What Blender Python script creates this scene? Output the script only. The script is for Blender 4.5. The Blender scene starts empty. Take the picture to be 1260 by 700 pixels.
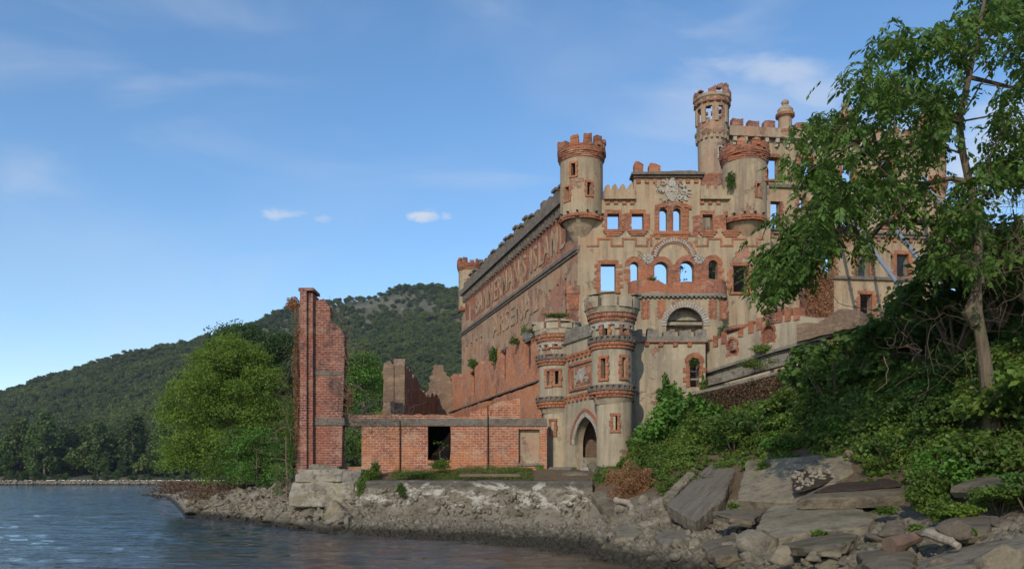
import bpy, math, random
import numpy as np
from mathutils import Vector, Matrix
from mathutils.geometry import tessellate_polygon
rnd = random.Random(7)
rg = np.random.default_rng(11)
scene = bpy.context.scene
col = scene.collection
R_ = math.radians
# ---------------------------------------------------------------- camera, sky, sun, exposure
F_, CX, HY, CH = 980.0, 630.0, 588.0, 2.7       # focal (photo px), centre column, horizon row, eye height
cd = bpy.data.cameras.new('camera'); cam = bpy.data.objects.new('camera', cd); col.objects.link(cam)
cam.location = (0, 0, CH); cam.rotation_euler = (R_(90), 0, 0)
cd.sensor_width = 36; cd.lens = F_ / 1260 * 36; cd.shift_y = 238 / 1260
cd.clip_start = .1; cd.clip_end = 20000
scene.camera = cam
SUN_EL, SUN_AZ = 28, 20                          # height, degrees left of straight behind the camera
w = bpy.data.worlds.new('World'); scene.world = w; w.use_nodes = True
wt = w.node_tree; wt.nodes.clear()
def WN(t, **k):
    n = wt.nodes.new(t)
    for a, b in k.items(): setattr(n, a, b)
    return n
def wl(a, b): wt.links.new(a, b)
def wm(op, a, b=None, c=None):
    n = WN('ShaderNodeMath', operation=op)
    for i, v in enumerate((a, b, c)):
        if v is None: continue
        if isinstance(v, (int, float)): n.inputs[i].default_value = v
        else: wl(v, n.inputs[i])
    return n.outputs[0]
sky = WN('ShaderNodeTexSky', sky_type='NISHITA', sun_disc=False)
sky.sun_elevation = R_(SUN_EL); sky.sun_rotation = R_(180 + SUN_AZ)
sky.air_density = 1.0; sky.dust_density = 0.2; sky.ozone_density = 2.0; sky.altitude = 0
tc = WN('ShaderNodeTexCoord'); sp = WN('ShaderNodeSeparateXYZ'); wl(tc.outputs['Generated'], sp.inputs[0])
yy = wm('MAXIMUM', sp.outputs[1], .02)
ga = wm('DIVIDE', sp.outputs[0], yy); gb = wm('DIVIDE', sp.outputs[2], yy)
cmb = WN('ShaderNodeCombineXYZ'); wl(ga, cmb.inputs[0]); wl(gb, cmb.inputs[1])
def wnoise(scale, sx, sy, detail=6, dist=.4, rot=0, rough=.6):
    m = WN('ShaderNodeMapping'); m.inputs['Scale'].default_value = (sx, sy, 1); m.inputs['Rotation'].default_value = (0, 0, rot)
    wl(cmb.outputs[0], m.inputs[0])
    n = WN('ShaderNodeTexNoise'); n.inputs['Scale'].default_value = scale; n.inputs['Detail'].default_value = detail
    n.inputs['Distortion'].default_value = dist; n.inputs['Roughness'].default_value = rough; wl(m.outputs[0], n.inputs[0]); return n.outputs[0]
def wsm(v, lo, hi):
    n = WN('ShaderNodeMapRange', interpolation_type='SMOOTHSTEP'); wl(v, n.inputs[0])
    n.inputs[1].default_value = lo; n.inputs[2].default_value = hi; return n.outputs[0]
def puff(px, py, rx, ry, scale, k=1.0, lo=.35, hi=.6):
    a0, b0 = (px - CX) / F_, (HY - py) / F_
    da = wm('DIVIDE', wm('SUBTRACT', ga, a0), rx / F_); db = wm('DIVIDE', wm('SUBTRACT', gb, b0), ry / F_)
    d = wm('SQRT', wm('ADD', wm('MULTIPLY', da, da), wm('MULTIPLY', db, db)))
    body = wm('SUBTRACT', wm('ADD', wnoise(scale, 1, 1.8, 7), .35), wm('MULTIPLY', d, .45))
    return wm('MULTIPLY', wsm(body, lo, hi), k)
cl = puff(348, 264, 34, 11, 34, .62, .42, .86)
for a in ((520, 265, 24, 9, 42, .85, .38, .74), (551, 266, 10, 7, 60, .4, .42, .8), (397, 269, 16, 7, 60, .35, .42, .8),
          (945, 84, 110, 30, 9, .6, .36, .85), (1010, 112, 120, 36, 11, .5, .36, .85), (1235, 190, 90, 90, 10, .75, .36, .8)):
    cl = wm('MAXIMUM', cl, puff(*a))
wis = wsm(wnoise(2.2, 1, 3.4, 5, .6, -.22, .5), .46, .85); cl = wm('MAXIMUM', cl, wm('MULTIPLY', wis, .55))
wis2 = wsm(wnoise(1.5, 1.2, 2.4, 4, .2, .2, .5), .42, .8); cl = wm('MAXIMUM', cl, wm('MULTIPLY', wis2, .3))
mx = WN('ShaderNodeMix', data_type='RGBA'); wl(cl, mx.inputs[0])
hs = WN('ShaderNodeHueSaturation'); hs.inputs['Saturation'].default_value = 1.18; hs.inputs['Value'].default_value = 1.22
wl(sky.outputs[0], hs.inputs['Color']); wl(hs.outputs[0], mx.inputs[6]); mx.inputs[7].default_value = (4.6, 5.0, 5.7, 1)
bg = WN('ShaderNodeBackground'); bg.inputs[1].default_value = .15; wl(mx.outputs[2], bg.inputs[0])
wo = WN('ShaderNodeOutputWorld'); wl(bg.outputs[0], wo.inputs[0])
sl = bpy.data.lights.new('sun', 'SUN'); sl.energy = 3.1; sl.angle = R_(.6); sl.color = (1, .90, .75)
so = bpy.data.objects.new('sun', sl); col.objects.link(so)
tos = Vector((-math.sin(R_(SUN_AZ)) * math.cos(R_(SUN_EL)), -math.cos(R_(SUN_AZ)) * math.cos(R_(SUN_EL)), math.sin(R_(SUN_EL))))
so.rotation_euler = (-tos).to_track_quat('-Z', 'Y').to_euler(); so.location = tos * 100 + Vector((0, 0, 40))
vs = scene.view_settings; vs.view_transform = 'Standard'; vs.look = 'None'; vs.gamma = 1; vs.exposure = 0.0; vs.use_curve_mapping = False

# ---------------------------------------------------------------- materials
class NT:
    def __init__(s, name):
        s.m = bpy.data.materials.new(name); s.m.use_nodes = True; s.t = s.m.node_tree
        s.b = s.t.nodes['Principled BSDF']; s.out = s.t.nodes['Material Output']
        s.b.inputs['Specular IOR Level'].default_value = .25; s.b.inputs['Roughness'].default_value = .9
        s.pos = s.t.nodes.new('ShaderNodeNewGeometry').outputs['Position']
        s.uv = s.t.nodes.new('ShaderNodeUVMap').outputs[0]
    def l(s, a, b): s.t.links.new(a, b)
    def noise(s, scale, detail=6, rough=.6, vec=None, sc=(1, 1, 1), dist=0):
        n = s.t.nodes.new('ShaderNodeTexNoise'); v = vec or s.pos
        if sc != (1, 1, 1):
            m = s.t.nodes.new('ShaderNodeMapping'); m.inputs['Scale'].default_value = sc; s.l(v, m.inputs[0]); v = m.outputs[0]
        s.l(v, n.inputs[0]); n.inputs['Scale'].default_value = scale; n.inputs['Detail'].default_value = detail
        n.inputs['Roughness'].default_value = rough; n.inputs['Distortion'].default_value = dist; return n.outputs[0]
    def vor(s, scale, vec=None, feat='F1', out=0):
        n = s.t.nodes.new('ShaderNodeTexVoronoi'); n.feature = feat; s.l(vec or s.pos, n.inputs[0]); n.inputs['Scale'].default_value = scale; return n.outputs[out]
    def ramp(s, v, lo, hi, a=0.0, b=1.0):
        n = s.t.nodes.new('ShaderNodeMapRange'); s.l(v, n.inputs[0])
        for i, x in enumerate((lo, hi, a, b)): n.inputs[i + 1].default_value = x
        return n.outputs[0]
    def mix(s, f, a, b, mode='MIX'):
        n = s.t.nodes.new('ShaderNodeMix'); n.data_type = 'RGBA'; n.blend_type = mode
        for i, v in ((0, f), (6, a), (7, b)):
            if isinstance(v, (int, float)): n.inputs[i].default_value = v
            elif isinstance(v, tuple): n.inputs[i].default_value = (*v, 1)
            else: s.l(v, n.inputs[i])
        return n.outputs[2]
    def math(s, op, a, b=None):
        n = s.t.nodes.new('ShaderNodeMath'); n.operation = op
        for i, v in enumerate((a, b)):
            if v is None: continue
            if isinstance(v, (int, float)): n.inputs[i].default_value = v
            else: s.l(v, n.inputs[i])
        return n.outputs[0]
    def brick(s, c1, c2, cm, w=.24, h=.085, ms=.012, vec=None):
        n = s.t.nodes.new('ShaderNodeTexBrick'); s.l(vec or s.uv, n.inputs[0]); n.offset = .5
        for k, v in (('Color1', (*c1, 1)), ('Color2', (*c2, 1)), ('Mortar', (*cm, 1)), ('Scale', 1), ('Mortar Size', ms), ('Mortar Smooth', .3), ('Brick Width', w), ('Row Height', h), ('Bias', -.1)):
            n.inputs[k].default_value = v
        return n
    def bump(s, h, st=.5, d=.05, nrm=None):
        n = s.t.nodes.new('ShaderNodeBump'); s.l(h, n.inputs['Height']); n.inputs['Strength'].default_value = st; n.inputs['Distance'].default_value = d
        if nrm: s.l(nrm, n.inputs['Normal'])
        s.l(n.outputs[0], s.b.inputs['Normal']); return n.outputs[0]
    def base(s, c): s.l(c, s.b.inputs['Base Color']) if not isinstance(c, tuple) else setattr(s.b.inputs['Base Color'], 'default_value', (*c, 1))
    def attr(s, n):
        a = s.t.nodes.new('ShaderNodeAttribute'); a.attribute_name = n; return a.outputs['Fac']

def stucco(name, a, b, expo=(.62, .66), wash=(.40, .2, .12), washk=(.5, .68), dark=.55, bs=1.0):
    s = NT(name)
    c = s.mix(s.ramp(s.noise(.5, 8, .65), .35, .68), a, b)
    c = s.mix(s.math('MULTIPLY', s.ramp(s.noise(.33, 7, .62, sc=(1, 1, 1.4)), *washk), .62), c, wash)
    c = s.mix(s.ramp(s.noise(4, 6, .7), .35, .75, 0, .22), c, (.16, .12, .09))
    st = s.ramp(s.noise(1.1, 7, .7, sc=(1.6, 1.6, .13)), .46, .66, 0, dark)
    c = s.mix(st, c, (.12, .095, .075))
    c = s.mix(s.ramp(s.noise(1.7, 8, .75, sc=(1, 1, .6)), .60, .65, 0, .6), c, (.46, .40, .31)); c = s.mix(s.ramp(s.noise(.9, 9, .75), .57, .63, 0, .5), c, (.17, .135, .10)); c = s.mix(s.ramp(s.noise(26, 4, .8), .55, .7, 0, .35), c, (.14, .11, .08))
    bk = s.brick((.36, .12, .06), (.26, .09, .05), (.33, .25, .19))
    bc = s.mix(s.ramp(s.noise(6, 4), .4, .7, 0, .4), bk.outputs[0], (.34, .22, .15))
    msk = s.ramp(s.noise(.42, 10, .68, sc=(1, 1, 1.2), dist=.3), *expo)
    c = s.mix(msk, c, bc)
    c = s.mix(s.math('MULTIPLY', s.ramp(s.noise(.42, 10, .68, sc=(1, 1, 1.2), dist=.3), expo[0] - .03, expo[0]), s.math('SUBTRACT', 1, msk)), c, (.15, .1, .075))
    s.base(c)
    h = s.math('ADD', s.math('MULTIPLY', s.noise(2.2, 8, .7), .6), s.math('ADD', s.math('MULTIPLY', s.noise(14, 5, .7), .25), s.math('MULTIPLY', msk, -.5)))
    s.bump(h, .55 * bs, .09); s.m['x'] = 1
    return s.m
def brickm(name, c1, c2, cm=(.30, .20, .14), pale=.5, dark=.6, w=.26, h=.095, soot=(.06, .045, .04)):
    s = NT(name)
    bk = s.brick(c1, c2, cm, w, h, .02 if h > .1 else .013)
    c = s.mix(s.ramp(s.noise(3.5, 6, .75), .42, .62, 0, .65), bk.outputs[0], (c2[0] * .5, c2[1] * .55, c2[2] * .65)); c = s.mix(s.ramp(s.noise(9, 4, .8), .56, .64, 0, .5), c, (.46, .34, .24)); c = s.mix(s.ramp(s.noise(.45, 5, .6), .45, .6, 0, .45), c, (c1[0] * 1.15, c1[1] * 1.35, c1[2] * 1.2))
    c = s.mix(s.ramp(s.noise(.8, 9, .75, sc=(1, 1, 2.2)), .52, .62, 0, pale), c, (.42, .29, .20))
    c = s.mix(s.ramp(s.noise(.6, 8, .72, sc=(1, 1, .7)), .54, .64, 0, dark), c, soot)
    s.base(c)
    s.bump(s.math('ADD', s.math('MULTIPLY', bk.outputs[1], -.35), s.noise(7, 7, .75)), .8, .05)
    return s.m
def stone(name, a, b, sc=1.2, moss=None, dark=(.07, .06, .05), bump=.8, lich=True):
    s = NT(name)
    c = s.mix(s.ramp(s.noise(sc, 9, .68), .36, .66), a, b)
    c = s.mix(s.ramp(s.noise(sc * 2.3, 9, .76), .5, .62, 0, .7), c, tuple(x * 1.25 for x in dark))
    c = s.mix(s.ramp(s.noise(sc * 9, 5, .8), .5, .68, 0, .5), c, tuple(x * 1.6 for x in dark))
    if lich: c = s.mix(s.ramp(s.noise(sc * 3.1, 8, .75), .64, .7, 0, .6), c, (.45, .43, .38))
    if moss: c = s.mix(s.ramp(s.noise(sc * .9, 7, .65), .54, .66, 0, .8), c, moss)
    z = s.t.nodes.new('ShaderNodeSeparateXYZ'); s.l(s.pos, z.inputs[0])
    wet = s.ramp(s.math('ADD', z.outputs[2], s.math('MULTIPLY', s.noise(2, 5), .3)), .38, .62, 1, 0)   # tide mark, algae-dark stone up to the high water line
    c = s.mix(s.math('MULTIPLY', wet, .88), c, (.028, .024, .016))
    s.base(c)
    s.bump(s.math('ADD', s.noise(sc * 5, 9, .75), s.math('MULTIPLY', s.noise(sc, 6), 1.2)), bump, .18); return s.m
def leafm(name, a, b, c3=None, tr=.4, ns=.5, inst=False):
    s = NT(name); s.t.nodes.remove(s.b)
    r = s.attr('rnd')
    c = s.mix(r, a, b)
    if inst:
        oi = s.t.nodes.new('ShaderNodeObjectInfo'); c = s.mix(s.ramp(oi.outputs['Random'], 0, 1, 0, .7), c, (b[0] * 1.35, b[1] * 1.05, b[2]))
        c = s.mix(s.ramp(s.math('FRACT', s.math('MULTIPLY', oi.outputs['Random'], 7.3)), .6, 1, 0, .6), c, tuple(x * .45 for x in a))
    c = s.mix(s.ramp(s.noise(ns, 4, .6), .4, .65, 0, .6), c, tuple(x * .5 for x in a))
    if c3: c = s.mix(s.ramp(s.noise(ns * 2.3, 5, .6), .58, .72, 0, .75), c, c3)
    d = s.t.nodes.new('ShaderNodeBsdfDiffuse'); t = s.t.nodes.new('ShaderNodeBsdfTranslucent'); g = s.t.nodes.new('ShaderNodeBsdfGlossy')
    g.inputs['Roughness'].default_value = .6; g.inputs['Color'].default_value = (.8, .85, .9, 1)
    s.l(c, d.inputs[0]); hsn = s.t.nodes.new('ShaderNodeHueSaturation'); hsn.inputs['Hue'].default_value = .48; hsn.inputs['Value'].default_value = 1.5
    s.l(c, hsn.inputs['Color']); s.l(hsn.outputs[0], t.inputs[0])
    m1 = s.t.nodes.new('ShaderNodeMixShader'); m1.inputs[0].default_value = tr; s.l(d.outputs[0], m1.inputs[1]); s.l(t.outputs[0], m1.inputs[2])
    m2 = s.t.nodes.new('ShaderNodeMixShader'); m2.inputs[0].default_value = .02; s.l(m1.outputs[0], m2.inputs[1]); s.l(g.outputs[0], m2.inputs[2])
    s.l(m2.outputs[0], s.out.inputs[0]); return s.m
def barkm(name, a, b, moss=None):
    s = NT(name); c = s.mix(s.ramp(s.noise(6, 6, .7, sc=(1, 1, .2)), .35, .7), a, b)
    if moss: c = s.mix(s.ramp(s.noise(1.4, 5), .5, .65, 0, .5), c, moss)
    s.base(c); s.bump(s.noise(14, 6, .7, sc=(1, 1, .15)), .8, .04); return s.m
M = {}
M['stucco'] = stucco('warm_stucco', (.41, .32, .205), (.315, .25, .16), expo=(.61, .625), wash=(.39, .235, .135), washk=(.45, .64), dark=.65)
M['stucco_side'] = stucco('weathered_side_stucco', (.43, .29, .175), (.32, .22, .135), expo=(.545, .56), wash=(.43, .20, .11), washk=(.44, .6), dark=.5)
M['stucco_grey'] = stucco('grey_gate_stucco', (.43, .355, .245), (.32, .265, .185), expo=(.645, .655), wash=(.36, .24, .16), washk=(.6, .74), dark=.6)
M['stucco_pink'] = stucco('tower_stucco', (.38, .295, .20), (.30, .225, .155), expo=(.575, .59), wash=(.38, .19, .12), washk=(.46, .62))
M['relief'] = stucco('letter_plaster', (.43, .30, .19), (.32, .225, .14), expo=(.8, .85), dark=.5)
M['brick'] = brickm('red_brick', (.38, .115, .055), (.22, .07, .045), pale=.6, dark=.6)
M['trim'] = brickm('orange_brick_trim', (.42, .135, .06), (.25, .08, .045), pale=.35, dark=.5)
M['brick_wall'] = brickm('weathered_red_brick', (.44, .145, .06), (.30, .085, .045), cm=(.46,.36,.28), pale=.8, dark=.5, w=.34, h=.14)
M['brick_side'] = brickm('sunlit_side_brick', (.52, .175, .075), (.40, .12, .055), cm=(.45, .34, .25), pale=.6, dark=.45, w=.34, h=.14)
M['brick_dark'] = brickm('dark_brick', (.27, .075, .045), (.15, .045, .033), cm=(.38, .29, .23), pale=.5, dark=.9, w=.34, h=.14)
M['brick_rubble'] = brickm('dark_rubble', (.22, .13, .085), (.15, .095, .065), cm=(.15, .12, .1), pale=.4, dark=.8, w=.45, h=.2)  # dark brown rubble; in the gate passage its tone stands in for shade
def streak():
    s = NT('streaked_slab'); 
    def dot(v, k):
        n = s.t.nodes.new('ShaderNodeVectorMath'); n.operation = 'DOT_PRODUCT'; s.l(s.pos, n.inputs[0]); n.inputs[1].default_value = v; return s.math('MULTIPLY', n.outputs['Value'], k)
    cb = s.t.nodes.new('ShaderNodeCombineXYZ'); s.l(dot((.87, -.48, 0), 4.5), cb.inputs[0]); s.l(dot((.46, .84, .26), .35), cb.inputs[1])
    n1 = s.noise(1, 8, .7, vec=cb.outputs[0]); c = s.mix(s.ramp(n1, .4, .6), (.15, .12, .09), (.27, .225, .17)); c = s.mix(s.ramp(s.noise(.9, 7, .7), .42, .58, 0, .85), c, (.22, .185, .14))
    s.base(c); s.bump(s.math('ADD', n1, s.noise(7, 8, .75)), 1, .15); return s.m
M['streak'] = streak()
M['concrete'] = stone('old_concrete', (.30, .27, .22), (.20, .175, .14), 1.0)
M['concrete_dark'] = stone('ledge_concrete', (.23, .19, .15), (.15, .125, .10), 1.3)
M['voussoir'] = stone('pale_voussoir_stone', (.50, .46, .39), (.38, .33, .27), 2.0, dark=(.2, .16, .13))
M['seawall'] = stone('seawall_concrete', (.36, .325, .25), (.165, .135, .10), .55, bump=1.0)
M['slab'] = stone('slab_concrete', (.27, .22, .145), (.165, .13, .085), .8, moss=(.10, .10, .05), bump=1.0)
M['slab_pale'] = stone('pale_slab_concrete', (.32, .265, .18), (.20, .165, .105), .7, moss=(.12, .115, .06))
M['rock'] = stone('riprap_rock', (.31, .265, .195), (.18, .15, .105), 1.4, moss=(.11, .11, .06))
M['rock_brown'] = stone('brown_rock', (.24, .19, .13), (.15, .12, .085), 1.6, moss=(.09, .09, .045))
M['block'] = stone('pale_block_masonry', (.42, .375, .29), (.25, .215, .16), 1.1, moss=(.26, .22, .12), lich=True)
M['steel'] = NT('galvanised_steel').m
_s = M['steel'].node_tree.nodes['Principled BSDF']; _s.inputs['Base Color'].default_value = (.33, .36, .4, 1); _s.inputs['Metallic'].default_value = .5; _s.inputs['Roughness'].default_value = .45
M['dark'] = NT('dark_void').m; M['dark'].node_tree.nodes['Principled BSDF'].inputs['Base Color'].default_value = (.02, .016, .013, 1)
M['wood'] = barkm('driftwood', (.36, .30, .23), (.22, .17, .12))
M['oldwood'] = barkm('rotten_timber', (.2, .13, .09), (.12, .08, .06))
M['bark'] = barkm('tree_bark', (.16, .12, .08), (.075, .055, .04), (.09, .10, .04))
M['bark_dark'] = barkm('dark_bark', (.09, .07, .05), (.05, .04, .03))
M['vine'] = barkm('dry_vine', (.20, .145, .10), (.12, .085, .06))
M['soil'] = stone('moss_soil', (.07, .04, .025), (.045, .028, .018), 2.5, lich=False)
M['leaf_big'] = leafm('compound_leaves', (.075, .15, .026), (.14, .23, .036), (.19, .26, .045))
M['leaf_light'] = leafm('bright_leaves', (.13, .22, .025), (.20, .29, .035), (.20, .28, .04))
M['leaf_mid'] = leafm('mid_green_leaves', (.07, .14, .024), (.12, .20, .032), (.12, .2, .03))
M['leaf_dark'] = leafm('dark_leaves', (.04, .085, .022), (.07, .12, .028))
M['leaf_bush'] = leafm('vivid_bush_leaves', (.08, .19, .025), (.13, .26, .035), tr=.3)
M['leaf_bank'] = leafm('bank_leaves', (.085, .155, .022), (.17, .25, .035), (.25, .28, .05), ns=.45)
M['leaf_grass'] = leafm('grass_blades', (.09, .15, .025), (.17, .2, .04), (.30, .17, .07), ns=.6)
M['leaf_dry'] = leafm('dry_leaves', (.34, .16, .07), (.42, .27, .13), (.13, .19, .04), ns=1.2)
M['leaf_ivydry'] = leafm('brown_ivy', (.15, .09, .05), (.24, .155, .09), (.09, .12, .03), ns=.8)
M['leaf_hill'] = leafm('hill_leaves', (.065, .11, .022), (.13, .175, .035), (.12, .14, .04), ns=.012, tr=.25, inst=True)
M['leaf_shore'] = leafm('shore_tree_leaves', (.055, .10, .024), (.10, .155, .034), (.05, .085, .03), ns=.03, tr=.25, inst=True)
# ---------------------------------------------------------------- object helpers
def tag(o, label=None, cat=None, group=None, kind=None):
    for k, v in (('label', label), ('category', cat), ('group', group), ('kind', kind)):
        if v: o[k] = v
    if cat and not kind: o['kind'] = 'thing'
    return o
def thing(name, label, cat, loc=(0, 0, 0), group=None):
    o = bpy.data.objects.new(name, None); col.objects.link(o); o.location = loc; o.empty_display_size = .3
    return tag(o, label, cat, group)
def root_loc(p):
    v = Vector((0, 0, 0))
    while p: v += p.location; p = p.parent
    return v
class MB:
    def __init__(s): s.v = []; s.f = []; s.uv = []
    def face(s, pts, uvs=None):
        i = len(s.v); s.v += [tuple(p) for p in pts]; s.f.append(tuple(range(i, i + len(pts))))
        if uvs is None:
            a = Vector(pts[1]) - Vector(pts[0]); b = Vector(pts[-1]) - Vector(pts[0]); n = a.cross(b)
            if abs(n.z) > .7 * (n.length or 1): uvs = [(p[0], p[1]) for p in pts]
            else:
                t = Vector((-n.y, n.x)); t.normalize(); uvs = [(p[0] * t.x + p[1] * t.y, p[2]) for p in pts]
        s.uv += list(uvs)
    def build(s, name, mat, parent=None, label=None, smooth=False):
        me = bpy.data.meshes.new(name)
        o0 = root_loc(parent)
        me.from_pydata([(x - o0.x, y - o0.y, z - o0.z) for x, y, z in s.v], [], s.f)
        uvl = me.uv_layers.new(name='UVMap'); uvl.data.foreach_set('uv', np.array(s.uv, dtype=np.float32).ravel())
        me.materials.append(M[mat] if isinstance(mat, str) else mat)
        if smooth: me.polygons.foreach_set('use_smooth', [True] * len(me.polygons))
        o = bpy.data.objects.new(name, me); col.objects.link(o); o.parent = parent
        if label: o['label'] = label
        return o
def split_build(mb, name, mat, parent, lim=100):
    """every separate block of the builder becomes a part of its own"""
    key = {}; par = []
    def find(i):
        while par[i] != i: par[i] = par[par[i]]; i = par[i]
        return i
    for fi, f in enumerate(mb.f):
        par.append(fi)
        for vi in f:
            k = tuple(round(c, 4) for c in mb.v[vi])
            if k in key: par[find(fi)] = find(key[k])
            else: key[k] = fi
    groups = {}
    for fi in range(len(mb.f)): groups.setdefault(find(fi), []).append(fi)
    out = []
    for n, (g, fs) in enumerate(groups.items()):
        m = out[-1] if n >= lim else MB()
        for fi in fs:
            f = mb.f[fi]; m.face([mb.v[i] for i in f], [mb.uv[i] for i in f])
        if n < lim: out.append(m)
    return [m.build(name, mat, parent) for m in out]
def P(px, py, D): return Vector(((px - CX) * D / F_, D, CH + (HY - py) * D / F_))
class Plane:
    """vertical wall plane through (ax, ay); u runs along d, positive depth goes behind the wall"""
    def __init__(s, ax, ay, dx=1, dy=0):
        l = math.hypot(dx, dy); s.a = (ax, ay); s.d = (dx / l, dy / l); s.n = (-dy / l, dx / l)
        if s.n[0] * ax + s.n[1] * ay < 0: s.n = (dy / l, -dx / l)      # n points away from the camera
    def uz(s, px, py):
        k = (px - CX) / F_; u = (k * s.a[1] - s.a[0]) / (s.d[0] - k * s.d[1]); D = s.a[1] + u * s.d[1]
        return u, CH + (HY - py) * D / F_
    def u(s, px): return s.uz(px, HY)[0]
    def pt(s, u, z, d=0): return (s.a[0] + u * s.d[0] + d * s.n[0], s.a[1] + u * s.d[1] + d * s.n[1], z)
    def off(s, d): return Plane(s.a[0] + s.n[0] * d, s.a[1] + s.n[1] * d, *s.d)
def prism(mb, pl, pts, d0, d1, holes=()):
    """(u,z) outline extruded from depth d0 to d1, holes cut through"""
    loops = [list(pts)] + [list(h) for h in holes]
    flat = [p for l in loops for p in l]
    if len(pts) == 4 and not holes: tris = [(0, 1, 2, 3)]
    else: tris = tessellate_polygon([[Vector((p[0], p[1], 0)) for p in l] for l in loops])
    for t in tris:
        q = [flat[i] for i in t]
        mb.face([pl.pt(a, b, d0) for a, b in q], q); mb.face([pl.pt(a, b, d1) for a, b in reversed(q)], [(a, b) for a, b in reversed(q)])
    for l in loops:
        for i in range(len(l)):
            a, b = l[i], l[(i + 1) % len(l)]
            if abs(b[0] - a[0]) > abs(b[1] - a[1]): uv = [(a[0], d0), (b[0], d0), (b[0], d1), (a[0], d1)]
            else: uv = [(d0, a[1]), (d0, b[1]), (d1, b[1]), (d1, a[1])]
            mb.face([pl.pt(*a, d0), pl.pt(*b, d0), pl.pt(*b, d1), pl.pt(*a, d1)], uv)
def box(mb, pl, u0, u1, z0, z1, d0, d1, j=0):
    q = [(u0, z0), (u1, z0), (u1, z1), (u0, z1)]
    if j: q = [(a + rnd.uniform(-j, j), b + rnd.uniform(-j, j)) for a, b in q]
    prism(mb, pl, q, d0, d1)
def ragged(pts, step=.35, amp=.12, closed=False, r=None):
    """subdivide a broken edge and roughen it"""
    r = r or rnd; out = []
    for i in range(len(pts) - 1):
        a, b = Vector(pts[i]), Vector(pts[i + 1]); n = max(1, int((b - a).length / step))
        for k in range(n):
            p = a.lerp(b, k / n)
            out.append((p.x + r.uniform(-amp, amp), p.y + r.uniform(-amp, amp)) if (i or k) else tuple(p))
    out.append(tuple(pts[-1])); return out
def rect(pl, x0, x1, y0, y1):
    """window hole from photo pixels"""
    a = pl.uz(x0, y1); b = pl.uz(x1, y0); a2 = pl.uz(x1, y1)
    return [(a[0], a[1]), (b[0], a[1]), (b[0], b[1]), (a[0], b[1])]
def arch(u0, u1, z0, z1, n=10, pointed=False):
    r = (u1 - u0) / 2; c = (u0 + u1) / 2
    if pointed:
        pts = [(u0, z0), (u1, z0)]
        for k in range(n + 1):
            t = k / n; pts.append((u1 - r * (1 - math.cos(t * 1.2)) / (1 - math.cos(1.2)), z1 - r * 1.15 + r * 1.15 * math.sin(t * 1.2) / math.sin(1.2)))
        for k in range(n - 1, -1, -1):
            t = k / n; pts.append((u0 + r * (1 - math.cos(t * 1.2)) / (1 - math.cos(1.2)), z1 - r * 1.15 + r * 1.15 * math.sin(t * 1.2) / math.sin(1.2)))
        return pts
    return [(u0, z0), (u1, z0)] + [(c + r * math.cos(math.pi * k / n), z1 - r + r * math.sin(math.pi * k / n)) for k in range(n + 1)]
def arcblocks(mb, pl, cu, cz, r0, r1, a0, a1, n, d0, d1, gap=.12, sq=1.0):
    for k in range(n):
        s0 = R_(a0 + (a1 - a0) * (k + gap / 2) / n); s1 = R_(a0 + (a1 - a0) * (k + 1 - gap / 2) / n); rr = r1 * rnd.uniform(.97, 1.03)
        prism(mb, pl, [(cu + r0 * math.cos(s0), cz + sq * r0 * math.sin(s0)), (cu + rr * math.cos(s0), cz + sq * rr * math.sin(s0)),
                       (cu + rr * math.cos(s1), cz + sq * rr * math.sin(s1)), (cu + r0 * math.cos(s1), cz + sq * r0 * math.sin(s1))], d0, d1)
def surround(name, pl, hole, parent, mat='trim', wd=.34, d=-.05, arched=False, sill=True, lintel=True, label=None):
    """toothed brick surround of one window with its sill and lintel"""
    mb = MB(); u0 = min(p[0] for p in hole); u1 = max(p[0] for p in hole); z0 = min(p[1] for p in hole); z1 = max(p[1] for p in hole)
    ztop = z1 - (u1 - u0) / 2 if arched else z1
    n = max(3, int((ztop - z0) / .24)); h = (ztop - z0) / n
    for k in range(n):
        for sgn in (-1, 1):
            ww = wd * (1.25 if k % 2 else .75) * rnd.uniform(.88, 1.1); dd = d * rnd.uniform(.75, 1.3)
            if rnd.random() < .04: continue
            e = u0 + .012 if sgn < 0 else u1 - .012; a, b = (e - ww, e) if sgn < 0 else (e, e + ww)
            box(mb, pl, a, b, z0 + k * h, z0 + (k + 1) * h - .012, dd, .15, .006)
    if arched: arcblocks(mb, pl, (u0 + u1) / 2, ztop, (u1 - u0) / 2 - .01, (u1 - u0) / 2 + wd, 0, 180, 13, d, .15, .08)
    elif lintel:
        m = max(4, int((u1 - u0 + wd) / .13)); L = (u1 - u0 + wd) / m
        for k in range(m): box(mb, pl, u0 - wd / 2 + k * L, u0 - wd / 2 + (k + 1) * L - .01, z1 - .012, z1 + .3 * rnd.uniform(.85, 1.08), d * rnd.uniform(.8, 1.3), .15)
    if sill:
        for k, (e, zz) in enumerate(((.32, .0), (.2, .16), (.06, .32))[:(3 if sill == 2 else 1)]): box(mb, pl, u0 - e, u1 + e, z0 - zz - .15, z0 - zz + .012, d - .1 + .03 * k, .12 - .01 * k, .015)
    return mb.build(name, mat, parent, label)
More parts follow.
